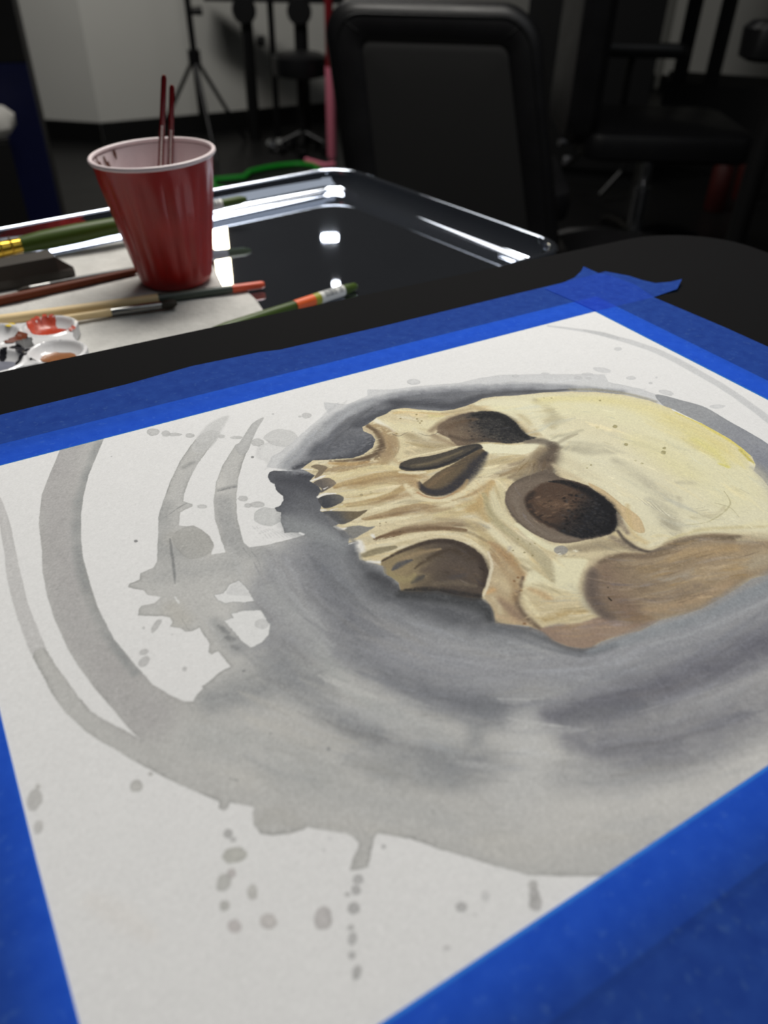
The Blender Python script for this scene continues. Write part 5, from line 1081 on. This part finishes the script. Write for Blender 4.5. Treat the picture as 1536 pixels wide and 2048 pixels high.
# dark faceted block with a bevelled end
M_block = mat('dark_brown_wood', (46, 40, 34), 0.5, var=0.2, scale=40)
b0 = at_z(-70, 561, ZP + 0.0105); b1 = at_z(140, 522, ZP + 0.0105)
blk = thing('wooden_block', 'dark brown faceted block with a pointed end lying left of the cup', 'block', b0)
d_ = (b1 - b0).normalized(); s_ = d_.cross(Vector((0, 0, 1))).normalized(); ln = (b1 - b0).length
prof = [(-0.0115, -0.0103), (0.0115, -0.0103), (0.0125, -0.002), (0.0095, 0.0088), (-0.0075, 0.0098), (-0.0125, 0.001)]
lps = [[b0 + d_ * (x * ln) + s_ * a * k + Vector((0, 0, z if z < -0.01 else z * k)) for a, z in prof] for x, k in ((-0.1, 1), (0.84, 1))]
lps.append([b0 + d_ * (ln * (1.0 if a > -0.002 else 0.93)) + s_ * a * 0.72 + Vector((0, 0, z if z < -0.01 else z * 0.25 - 0.005)) for a, z in prof])
link('block_body', bm_loft(lps), M_block, blk, smooth=False)
link('end_groove', bm_tube([b0 + d_ * (ln * 0.10) + s_ * a * 1.0 + Vector((0, 0, z)) for a, z in prof], 0.0005, n=6, closed=True), M_blackl, blk)

# white palette with wells
M_pal = mat('white_plastic', (226, 226, 228), 0.18, var=0.03, coat=0.4)
W = [(at_z(100, 652, ZP + 0.009), 0.0165), (at_z(113, 703, ZP + 0.009), 0.0175)]
pu = (at_z(40, 662, ZP) - at_z(100, 653, ZP)); pu.z = 0; pu.normalize()          # towards the left wells
W += [(W[0][0] + pu * 0.0375, 0.0165), (W[1][0] + pu * 0.0385, 0.0172), (W[0][0] + pu * 0.075, 0.0165), (W[1][0] + pu * 0.077, 0.0172)]
pal = thing('paint_palette', 'white plastic well palette with red, brown, yellow and black paint at the tray corner', 'palette', (W[0][0].x, W[0][0].y, ZP))
bm = bmesh.new(); st = 0.0011
xs = np.arange(min(w.x for w, r in W) - 0.024, max(w.x for w, r in W) + 0.024, st); ys = np.arange(min(w.y for w, r in W) - 0.024, max(w.y for w, r in W) + 0.024, st)
GXp, GYp = np.meshgrid(xs, ys); Dp = np.min([np.hypot(GXp - w.x, GYp - w.y) / (r + 0.0035) for w, r in W], 0)
mid = np.array([(W[0][0] + W[5][0])[:2]]) / 2
inside = Dp < 1.0
for a_, b_ in ((0, 2), (2, 4), (1, 3), (3, 5), (0, 1), (2, 3), (4, 5)):
    A, B = W[a_][0], W[b_][0]; ab = np.array([B.x - A.x, B.y - A.y]); tt = np.clip(((GXp - A.x) * ab[0] + (GYp - A.y) * ab[1]) / (ab @ ab), 0, 1)
    inside |= np.hypot(GXp - A.x - tt * ab[0], GYp - A.y - tt * ab[1]) < 0.0145
Zp = np.full(GXp.shape, 0.0088)
for w, r in W:
    dd = np.hypot(GXp - w.x, GYp - w.y) / r
    Zp = np.where(dd < 1, np.minimum(Zp, 0.0022 + 0.0074 * np.clip(dd, 0, 1) ** 3.2), Zp); Zp += 0.0010 * np.exp(-((dd - 1.04) / 0.07) ** 2)
vid = {}
for j in range(len(ys)):
    for i in range(len(xs)):
        if inside[j, i]: vid[(j, i)] = bm.verts.new((xs[i], ys[j], ZP + float(Zp[j, i])))
for (j, i) in list(vid):
    c = [vid.get(k) for k in ((j, i), (j, i + 1), (j + 1, i + 1), (j + 1, i))]
    if all(c): bm.faces.new(c)
for v in [v for v in bm.verts if not v.link_faces]: bm.verts.remove(v)
for _ in range(3): bmesh.ops.smooth_vert(bm, verts=[v for v in bm.verts if v.is_boundary], factor=0.5, use_axis_x=True, use_axis_y=True, use_axis_z=False)
r = bmesh.ops.extrude_edge_only(bm, edges=[e for e in bm.edges if e.is_boundary])
for v in [g for g in r['geom'] if isinstance(g, bmesh.types.BMVert)]: v.co.z = ZP
link('palette_body', bm, M_pal, pal)
def puddle(name, c, rx, ry, col, z, rz=0.0, rough=0.25, wob=0.12, seed=1):
    rr = random.Random(seed); bm = bmesh.new(); n = 22; rim = []; ce = bm.verts.new((c.x, c.y, z + 0.0006))
    for k in range(n):
        a = 2 * math.pi * k / n; q = 1 + rr.uniform(-wob, wob); x = rx * q * math.cos(a); y = ry * q * math.sin(a)
        rim.append(bm.verts.new((c.x + x * math.cos(rz) - y * math.sin(rz), c.y + x * math.sin(rz) + y * math.cos(rz), z)))
    for k in range(n): bm.faces.new((ce, rim[k], rim[(k + 1) % n]))
    return link(name, bm, mat(name + '_colour', col, rough, var=0.25, scale=220), pal)
def smear(name, col, x0, y0, x1, y1, w, seed):
    """a brush wipe of paint following the palette's surface"""
    rr = random.Random(seed); bm = bmesh.new(); n = 10; prev = None
    a = at_z(x0, y0, ZP + 0.007); b_ = at_z(x1, y1, ZP + 0.007); s = (b_ - a).cross(Vector((0, 0, 1))).normalized()
    for k in range(n + 1):
        t = k / n; p = a + (b_ - a) * t; ww = w * math.sin(math.pi * (0.12 + 0.76 * t)) * rr.uniform(0.7, 1.2); row = []
        for u in (-1, -0.4, 0.2, 1):
            q = p + s * ww * u; i = int(round((q.x - xs[0]) / st)); j = int(round((q.y - ys[0]) / st))
            zz = float(Zp[min(max(j, 0), len(ys) - 1), min(max(i, 0), len(xs) - 1)])
            row.append(bm.verts.new((q.x, q.y, ZP + zz + 0.0005)))
        if prev:
            for u in range(3): bm.faces.new((prev[u], prev[u + 1], row[u + 1], row[u]))
        prev = row
    link(name, bm, mat(name + '_colour', col, 0.3, var=0.3, scale=220), pal)
puddle('red_paint', W[0][0] + Vector((0.0005, -0.004, 0)), 0.0130, 0.0080, (180, 62, 38), ZP + 0.0050, rz=-0.7, seed=2)
for k, (x0, y0, x1, y1) in enumerate(((58, 648, 68, 664), (74, 638, 82, 660), (90, 634, 94, 656), (104, 634, 106, 654), (66, 642, 74, 662))): smear('red_wipe', (188, 74, 54), x0, y0, x1, y1, 0.0026, k)
smear('red_streak', (168, 62, 44), 122, 668, 152, 660, 0.0048, 9)
puddle('brown_paint', W[1][0] + Vector((0.0005, 0.0005, 0)), 0.0125, 0.0085, (142, 92, 56), ZP + 0.0042, rz=-0.55, seed=3)
puddle('yellow_paint', at_z(22, 655, ZP + 0.0068), 0.0035, 0.0030, (226, 196, 30), ZP + 0.0090, seed=4)
smear('brown_wipe', (106, 50, 28), 8, 690, 52, 672, 0.0085, 12); smear('brown_wipe', (112, 54, 30), 26, 672, 34, 684, 0.006, 13)
for k, (x0, y0, x1, y1) in enumerate(((20, 702, 44, 698), (36, 694, 48, 716), (48, 708, 62, 704), (30, 722, 56, 714), (0, 716, 14, 700), (50, 682, 58, 680), (62, 726, 76, 722))): smear('black_wipe', (38, 38, 44), x0, y0, x1, y1, 0.0026, 20 + k)
puddle('grey_paint', W[3][0], 0.011, 0.009, (120, 122, 134), ZP + 0.0046, seed=6)

# ---------------------------------------------------------------- furniture behind the table, out of focus
M_leather = mat('black_leather', (17, 17, 19), 0.38, var=0.25, scale=14, bump=0.35, bscale=260, rvar=0.08)
M_mesh = mat('black_fabric', (8, 8, 9), 0.8, var=0.3, scale=300)
M_plast = mat('black_plastic', (15, 15, 16), 0.45, var=0.2)
def panel_loops(cen, U, V, Wn, hw0, hw1, h, rad_, rings):
    """rounded trapezoid rings: cen = middle of the panel, U across, V up, Wn out; rings = (inset, out)"""
    res = []
    for ins, outw in rings:
        r = max(rad_ - ins * 0.8, 0.02); pts = []
        hh = h / 2 - ins
        for x, y in rrect((hw0 + hw1) / 2 - ins, hh, r, 9):
            k = (y / hh + 1) / 2; sc = ((hw0 + (hw1 - hw0) * k) - ins) / ((hw0 + hw1) / 2 - ins)
            pts.append(cen + U * x * sc + V * y + Wn * outw)
        res.append(pts)
    return res
def star_base(root, c, R, m_leg, n=5, a0=0.3, hub_h=0.40):
    link('column', bm_lathe([(0, 0.028), (hub_h * 0.6, 0.028), (hub_h * 0.6 + 0.001, 0.018), (hub_h, 0.018)], c + Vector((0, 0, 0.07))), M_chrome, root)
    for k in range(n):
        a = a0 + 2 * math.pi * k / n; d = Vector((math.cos(a), math.sin(a), 0))
        lg = link('leg', bm_tube([c + d * 0.02 + Vector((0, 0, 0.105)), c + d * R * 0.35 + Vector((0, 0, 0.112)), c + d * R * 0.75 + Vector((0, 0, 0.095)), c + d * R + Vector((0, 0, 0.068))], [0.022, 0.021, 0.018, 0.014], n=10), m_leg, root)
        w = c + d * R; s = Vector((-d.y, d.x, 0))
        link('caster', bm_lathe([(0, 0.018), (0.004, 0.026), (0.036, 0.026), (0.04, 0.018)], w + Vector((0, 0, 0.026)) - s * 0.02, w + Vector((0, 0, 0.026)) + s * 0.02, n=16), M_plast, lg)
# black office chair seen from its back
cb = Vector((0.830, 1.235, 0.25)); ct = Vector((0.752, 1.322, 0.855))
chair = thing('office_chair', 'black leather office chair with padded border, its back turned to the table', 'chair', (1.0, 1.46, 0))
U = Vector((0.812, -0.583, 0)).normalized(); V = (ct - cb); hgt = V.length; V.normalize(); Wn = U.cross(V); Wn = Wn if Wn.dot(CAM - cb) > 0 else -Wn
mid_ = (cb + ct) / 2 - U * 0.008
rings = [(0.080, 0.000), (0.076, 0.004), (0.068, 0.009), (0.045, 0.013), (0.022, 0.012), (0.006, 0.004), (0.0, -0.008), (0.004, -0.03), (0.02, -0.05), (0.06, -0.062), (0.12, -0.066)]
link('backrest', bm_loft(panel_loops(mid_, U, V, Wn, 0.262, 0.238, hgt, 0.085, rings), cap0=False, cap1=True), M_leather, chair)
link('back_panel', bm_loft(panel_loops(mid_ - V * 0.012, U, V, Wn, 0.262, 0.238, hgt, 0.085, [(0.064, -0.004), (0.07, 0.001), (0.085, 0.003), (0.14, 0.0045), (0.19, 0.005)]), cap0=False, cap1=True), M_mesh, chair)
pts = panel_loops(mid_, U, V, Wn, 0.262, 0.238, hgt, 0.085, [(0.027, 0.0135)])[0]
link('piping', bm_tube(pts, 0.0022, n=6, closed=True), M_leather, chair)
for s in (-1, 1):
    p = mid_ + V * (hgt / 2 - 0.062) + U * s * 0.165 + Wn * 0.0125
    link('seam', bm_tube([p, p + U * s * 0.025 + V * 0.02, p + U * s * 0.043 + V * 0.035 - Wn * 0.012], 0.0018, n=6), M_leather, chair)
F = Vector((U.y, -U.x, 0)) * -1
F = F if F.dot(cb - CAM) > 0 else -F
sc = Vector((1.0, 1.46, 0.0))
link('seat', bm_loft([[sc + U * x * s + F * y * s + Vector((0, 0, z)) for x, y in rrect(0.25, 0.235, 0.07, 6)] for z, s in ((0.385, 0.9), (0.392, 0.98), (0.43, 1.0), (0.455, 0.97), (0.465, 0.85))]), M_leather, chair)
link('back_bracket', bm_tube([sc + Vector((0, 0, 0.37)), sc - F * 0.2 + Vector((0, 0, 0.36)), cb - Wn * 0.055 + V * 0.06, cb - Wn * 0.06 + V * 0.2], 0.018), M_plast, chair)
star_base(chair, sc, 0.30, M_plast, a0=0.15, hub_h=0.315)
M_alu = mat('brushed_aluminium', (186, 186, 192), 0.45, metal=1.0, var=0.06)
# stool whose chrome foot ring shows just beyond the table corner
st_c = Vector((1.64, 1.40, 0)); 
stool = thing('work_stool', 'black stool with curved chrome foot bar beyond the table corner', 'stool', st_c)
p_ = [at_z(1146, 494, 0.18), at_z(1160, 487, 0.19), at_z(1184, 479, 0.195), at_z(1215, 477, 0.195), at_z(1250, 478, 0.195), at_z(1285, 482, 0.19), at_z(1300, 486, 0.18)]
link('foot_bar', bm_tube(p_, [0.007, 0.011, 0.013, 0.013, 0.012, 0.010, 0.007], n=12), M_alu, stool)
ctr = (p_[0] + p_[-1]) / 2; fwd = Vector((ctr.x - CAM.x, ctr.y - CAM.y, 0)).normalized(); sc2 = ctr - fwd * 0.20; sc2.z = 0
for q in (p_[0], p_[-1]): link('bracket', bm_tube([q, Vector((sc2.x, sc2.y, 0.17))], 0.008), M_plast, stool)
link('column', bm_lathe([(0, 0.13), (0.02, 0.13), (0.03, 0.025), (0.20, 0.025)], sc2, n=24), M_plast, stool)
link('seat', bm_lathe([(0, 0.10), (0.01, 0.15), (0.03, 0.155), (0.045, 0.145), (0.05, 0.10)], sc2 + Vector((0, 0, 0.20)), n=32), M_leather, stool)
# padded chair side on at the right
pc = Vector((1.86, 1.62, 0)); fd = Vector((0.83, -0.558, 0)).normalized(); sd = Vector((0.558, 0.83, 0))
pch = thing('client_chair', 'black padded client chair seen from the side with chrome base', 'chair', pc)
link('seat', bm_loft([[pc + fd * x * s + sd * y * s + Vector((0, 0, z)) for x, y in rrect(0.27, 0.25, 0.06, 6)] for z, s in ((0.40, 0.94), (0.41, 0.99), (0.45, 1.0), (0.475, 0.97), (0.485, 0.85))]), M_leather, pch)
bc = pc - fd * 0.27 + Vector((0, 0, 0.82))
link('backrest', bm_loft(panel_loops(bc, sd, Vector((0, 0, 1)), fd, 0.24, 0.22, 0.78, 0.09, [(0.06, 0.045), (0.02, 0.04), (0.0, 0.015), (0.0, -0.03), (0.02, -0.055), (0.06, -0.06)])), M_leather, pch)
for s in (1,):
    a = pc + sd * s * 0.27
    link('armrest', bm_loft([[a + fd * x * k - fd * 0.04 + sd * y * k + Vector((0, 0, z)) for x, y in rrect(0.17, 0.04, 0.035, 5)] for z, k in ((0.625, 0.9), (0.635, 1.0), (0.655, 1.0), (0.665, 0.9))]), M_plast, pch)
    link('arm_post', bm_tube([a - fd * 0.06 + Vector((0, 0, 0.63)), a - fd * 0.06 - sd * s * 0.01 + Vector((0, 0, 0.44)), a - sd * s * 0.08 - fd * 0.06 + Vector((0, 0, 0.41))], 0.015), M_plast, pch)
star_base(pch, pc, 0.30, M_plast, a0=2.4, hub_h=0.33)
link('foot_rest', bm_tube([at_z(1118, 285, 0.30), at_z(1150, 283, 0.30), at_z(1182, 283, 0.30)], 0.012, n=12), M_alu, pch)
for x, y in ((1133, 330), (1255, 320)): link('glide', bm_lathe([(0, 0.014), (0.006, 0.02), (0.03, 0.02), (0.036, 0.012)], at_z(x, y, 0.14), n=14), M_alu, pch)
link('foot_strut', bm_tube([at_z(1182, 283, 0.30), at_z(1150, 318, 0.20), at_z(1133, 330, 0.158)], 0.008, n=8), M_plast, pch)
link('foot_strut', bm_tube([at_z(1258, 318, 0.158), at_z(1240, 345, 0.12), at_z(1200, 390, 0.03)], 0.010, n=8), M_plast, pch)
# arm pad of the next chair, cut by the frame
ac = at_d(1522, 82, 2.55)
nch = thing('arm_chair', 'black chair cut by the right edge of the photo, its thick arm pad showing', 'chair', (ac.x + 0.33, ac.y - 0.20, 0))
link('armrest', bm_loft([[ac + fd * (x * k + 0.08) + sd * y * k + Vector((0, 0, z)) for x, y in rrect(0.13, 0.05, 0.045, 6)] for z, k in ((-0.045, 0.8), (-0.035, 0.97), (0.03, 1.0), (0.045, 0.85))]), M_leather, nch)
link('arm_post', bm_tube([ac + fd * 0.10 + Vector((0, 0, -0.04)), ac + fd * 0.08 + Vector((0, 0, -0.25)), Vector((ac.x + fd.x * 0.08, ac.y + fd.y * 0.08, 0.04))], 0.03), M_plast, nch)
link('seat', bm_loft([[Vector((ac.x, ac.y, 0)) + fd * (x * s + 0.36) + sd * y * s - sd * 0.25 + Vector((0, 0, z)) for x, y in rrect(0.25, 0.24, 0.06, 6)] for z, s in ((0.39, 0.95), (0.40, 1.0), (0.45, 1.0), (0.47, 0.88))]), M_leather, nch)
q = Vector((ac.x, ac.y, 0)) + fd * 0.36 - sd * 0.25
link('backrest', bm_loft(panel_loops(q + fd * 0.27 + Vector((0, 0, 0.75)), sd, Vector((0, 0, 1)), -fd, 0.24, 0.22, 0.6, 0.09, [(0.05, 0.04), (0.0, 0.01), (0.0, -0.03), (0.05, -0.05)])), M_leather, nch)
link('foot_plate', bm_lathe([(0, 0.26), (0.02, 0.26), (0.04, 0.05), (0.39, 0.05)], q, n=32), M_plast, nch)
# tall black cabinet closing the view between the chairs
c0_ = at_d(1048, 100, 4.05); c1_ = at_d(1318, 100, 4.05)
cu = Vector((c1_.x - c0_.x, c1_.y - c0_.y, 0)); cw = cu.length; cu.normalize(); cn = Vector((-cu.y, cu.x, 0))
cab = thing('storage_cabinet', 'tall matt black storage cabinet behind the chairs', 'cabinet', (c0_.x, c0_.y, 0))
def obox(o, u, v, x0, x1, y0, y1, z0, z1, bm=None): return bm_prism([((o + u * x + v * y).x, (o + u * x + v * y).y) for x, y in ((x0, y0), (x1, y0), (x1, y1), (x0, y1))], z0, z1, bm)
M_cab = mat('matt_black_laminate', (12, 12, 13), 0.65, var=0.2)
o_ = Vector((c0_.x, c0_.y, 0))
link('cabinet_body', obox(o_, cu, cn, 0, cw, 0.02, 0.45, 0.0, 1.7), M_cab, cab, smooth=False)
for x0, x1 in ((0.004, cw / 2 - 0.002), (cw / 2 + 0.002, cw - 0.004)):
    dr = link('door', obox(o_, cu, cn, x0, x1, 0.0, 0.018, 0.06, 1.69), M_cab, cab, smooth=False)
    hx = x1 - 0.04 if x0 < 0.1 else x0 + 0.04; h = o_ + cu * hx - cn * 0.02
    link('handle', bm_tube([h + Vector((0, 0, 0.9)) + cn * 0.02, h + Vector((0, 0, 0.9)), h + Vector((0, 0, 1.05)), h + Vector((0, 0, 1.05)) + cn * 0.02], 0.005, n=8), M_black, dr)
# two-post rack with a closed lower box against the right wall
r0 = at_d(1388, 20, 4.5); r1 = at_d(1457, 20, 4.5)
ru = Vector((r1.x - r0.x, r1.y - r0.y, 0)); rw = ru.length; ru.normalize(); rn = Vector((-ru.y, ru.x, 0))
rack = thing('display_rack', 'black rack with two upright posts over a low black box by the white wall', 'rack', (r0.x, r0.y, 0))
ro = Vector((r0.x, r0.y, 0))
link('low_box', obox(ro, ru, rn, -0.06, rw + 0.55, -0.02, 0.35, 0, 0.38), M_cab, rack, smooth=False)
for x in (0, rw): link('post', obox(ro, ru, rn, x - 0.035, x + 0.035, 0.02, 0.09, 0.38, 1.6), M_cab, rack, smooth=False)
link('top_rail', obox(ro, ru, rn, -0.06, rw + 0.06, 0.015, 0.095, 1.6, 1.67), M_cab, rack, smooth=False)
# dim red bottles under the chairs at the right
M_dred = mat('dark_red_plastic', (64, 12, 8), 0.5, var=0.2)
for i, ((x, y, z, hh, rr_), lb) in enumerate(zip(((1440, 372, 0.10, 0.26, 0.045), (1492, 352, 0.10, 0.27, 0.04)), ('red plastic bottle on the dark floor under the side chair, left of two', 'red plastic bottle on the dark floor near the right edge, right of two'))):
    p = at_z(x, y, z); bt = thing('floor_bottle', lb, 'bottle', (p.x, p.y, 0), 0, 'red bottles on the floor')
    link('bottle_body', bm_lathe([(0, rr_ * 0.9), (0.01, rr_), (hh * 0.65, rr_), (hh * 0.8, rr_ * 0.5), (hh * 0.9, rr_ * 0.35)], (p.x, p.y, 0)), M_dred, bt)
    link('cap', bm_lathe([(0, rr_ * 0.4), (hh * 0.1, rr_ * 0.4)], (p.x, p.y, hh * 0.9)), M_plast, bt)
# tripod light stand against the white wall
tb = Vector((1.10, 3.90, 0)); tpz = 1.5
tp = thing('light_stand', 'black tripod stand in front of the white wall behind the cup', 'tripod', tb)
link('pole', bm_tube([tb + Vector((0, 0, 0.08)), tb + Vector((-0.02, 0, tpz))], 0.016), M_black, tp)
link('collar', bm_lathe([(0, 0.03), (0.06, 0.03)], tb + Vector((-0.006, 0, 0.40))), M_black, tp)
link('knob', bm_lathe([(0, 0.016), (0.05, 0.02)], tb + Vector((0, -0.01, 0.62)), tb + Vector((0.1, -0.02, 0.62))), M_black, tp)
for a in (20, 140, 260):
    d = Vector((math.cos(math.radians(a)), math.sin(math.radians(a)), 0))
    link('leg', bm_tube([tb + Vector((-0.006, 0, 0.43)), tb + d * 0.28 + Vector((0, 0, 0.01))], 0.010), M_black, tp)
# work bench on posts with round brackets
w0 = at_d(408, -8, 4.72); w1 = at_d(640, -4, 4.64)
wu = Vector((w1.x - w0.x, w1.y - w0.y, 0)); ww = wu.length; wu.normalize(); wn = Vector((-wu.y, wu.x, 0)); wo = Vector((w0.x, w0.y, 0)); zt = w0.z
bench = thing('massage_table', 'black folding table on thin posts with round hinge plates by the white wall', 'table', wo)
link('table_top', obox(wo, wu, wn, 0, ww + 0.12, -0.02, 0.10, zt - 0.02, zt + 0.06), M_leather, bench, smooth=False)
for px, rr_ in ((490, 0.032), (541, 0.017), (601, 0.036)):
    p = at_d(px, 20, 4.7); p = Vector((p.x, p.y, 0)); t = (p - wo).dot(wu); p = wo + wu * t + wn * 0.03
    link('leg', bm_tube([p + Vector((0, 0, zt - 0.02)), p + Vector((0, 0, 0.0))], rr_), M_black, bench)
    if rr_ > 0.02:
        link('hinge_plate', bm_lathe([(0, 0.055), (0.012, 0.062), (0.03, 0.055)], p + Vector((0, 0, zt - 0.055)) - wn * 0.06, p + Vector((0, 0, zt - 0.055)), n=24), M_plast, bench)
p = at_d(516, 82, 4.6); link('clamp_knob', bm_lathe([(0, 0.022), (0.03, 0.026)], p, p + Vector((0.1, -0.1, 0))), M_plast, bench)
# saddle stool under the bench
s0 = at_d(600, 126, 4.42); so = Vector((s0.x, s0.y, 0))
ss_ = thing('rolling_stool', 'black round stool standing beside the folding table', 'stool', so)
link('seat', bm_lathe([(0, 0.09), (0.01, 0.135), (0.05, 0.14), (0.09, 0.136), (0.105, 0.10)], so + Vector((0, 0, s0.z - 0.06)), n=32), M_leather, ss_)
link('column', bm_lathe([(0, 0.02), (s0.z - 0.13, 0.02)], so + Vector((0, 0, 0.08))), M_black, ss_)
for k in range(5):
    a = 0.4 + 2 * math.pi * k / 5; d = Vector((math.cos(a), math.sin(a), 0))
    lg = link('leg', bm_tube([so + Vector((0, 0, 0.10)), so + d * 0.115 + Vector((0, 0, 0.055))], 0.014), M_black, ss_)
    link('caster', bm_lathe([(0, 0.02), (0.035, 0.02)], so + d * 0.115 + Vector((-0.0175, 0, 0.022)), so + d * 0.115 + Vector((0.0175, 0, 0.022)), n=12), M_plast, lg)
# chrome foot pedal
pp = at_z(556, 282, 0.045)
ped = thing('foot_pedal', 'small shiny chrome foot pedal on the dark floor behind the tray', 'pedal', (pp.x, pp.y, 0))
link('pedal_base', bm_lathe([(0, 0.05), (0.012, 0.05), (0.018, 0.045)], (pp.x, pp.y, 0), n=28), M_plast, ped)
link('pedal_plate', bm_loft([[Vector((pp.x + x * k + 0.03 * 0, pp.y + y * k, z + 0.25 * y)) for x, y in rrect(0.062, 0.028, 0.02, 5)] for z, k in ((0.028, 0.9), (0.036, 1.0), (0.044, 0.9))]), M_chrome, ped)
# pink pole with a foot bar
M_pink = mat('pink_plastic', (236, 134, 156), 0.4, var=0.08); M_drd = mat('red_grip', (120, 20, 30), 0.4, var=0.1)
k_ = at_z(664, 322, 0.0)
pole = thing('pink_pole', 'pink pole with red upper grip standing left of the office chair', 'pole', k_)
link('shaft', bm_tube([k_ + Vector((0, 0, 0.004)), k_ + Vector((0, 0, 0.03)), k_ + Vector((0, 0, 0.42))], [0.014, 0.024, 0.024], n=16), M_pink, pole)
link('grip', bm_tube([k_ + Vector((0, 0, 0.42)), k_ + Vector((0, 0, 1.25))], 0.020, n=16), M_drd, pole)
link('foot_bar', bm_tube([at_z(612, 320, 0.014), at_z(650, 331, 0.014), at_z(668, 328, 0.014)], 0.012, n=10), M_pink, pole)
# green cable coil on the floor
M_gcab = mat('green_rubber', (24, 150, 40), 0.35, var=0.1)
gp = [(425, 360), (455, 357), (488, 354), (500, 343), (530, 336), (560, 331), (595, 328), (625, 330), (640, 340), (600, 356), (540, 372), (470, 380), (430, 376)]
gpts = [at_z(x, y, 0.014) for x, y in gp]
cable = link('cable_coil', bm_tube([gpts[i // 3] .lerp(gpts[(i // 3 + 1) % len(gpts)], (i % 3) / 3) for i in range(len(gpts) * 3)], 0.012, n=8, closed=True), M_gcab)
tag(cable, 'loop of bright green cable lying on the dark floor behind the tray', 'cable')
# tall cabinet at the left edge with a blue lower door
M_blue = mat('dark_blue_laminate', (12, 20, 70), 0.5, var=0.15)
e1 = at_d(100, 330, 3.1); e1.z = 0; e0 = e1 + Vector((-0.75, 0.18, 0)); eu = (e1 - e0).normalized(); en = Vector((-eu.y, eu.x, 0))
lc = thing('corner_cabinet', 'tall black cabinet with dark blue lower door at the left edge', 'cabinet', e0)
lw = (e1 - e0).length
link('cabinet_body', obox(e0, eu, en, 0, lw, 0.02, 0.22, 0, 1.8), M_cab, lc, smooth=False)
for x0, x1 in ((0.005, lw - 0.215), (lw - 0.212, lw)):
    link('blue_door', obox(e0, eu, en, x0, x1, 0, 0.02, 0.02, 0.60), M_blue if x1 == lw else M_cab, lc, smooth=False)
    link('upper_door', obox(e0, eu, en, x0, x1, 0, 0.02, 0.603, 1.79), M_cab, lc, smooth=False)
hp = at_d(-20, 240, 2.95)
tw2 = thing('white_towel', 'white towel bundle on the low black box at the left edge', 'towel', (hp.x, hp.y, hp.z - 0.04))
lps = []
for z, s in ((-0.04, 0.8), (-0.02, 1.0), (0.01, 0.95), (0.035, 0.6), (0.045, 0.2)):
    lps.append([hp + Vector((0.075 * s * math.cos(a) * (1 + 0.15 * math.sin(3 * a + 20 * z)), 0.06 * s * math.sin(a) * (1 + 0.12 * math.cos(4 * a)), z)) for a in [2 * math.pi * k / 28 for k in range(28)]])
link('towel_folds', bm_loft(lps), mat('white_terry', (200, 198, 192), 0.95, var=0.08, bump=0.6), tw2)
lbx = thing('low_box', 'low black box under the white towel at the left edge', 'box', (hp.x, hp.y, 0))
link('box_body', bm_box(hp.x - 0.30, hp.x + 0.03, hp.y - 0.08, hp.y + 0.1, 0, hp.z - 0.048, 0.006), M_cab, lbx, smooth=False)
link('lid', bm_box(hp.x - 0.302, hp.x + 0.032, hp.y - 0.082, hp.y + 0.102, hp.z - 0.048, hp.z - 0.04, 0.002), M_cab, lbx, smooth=False)
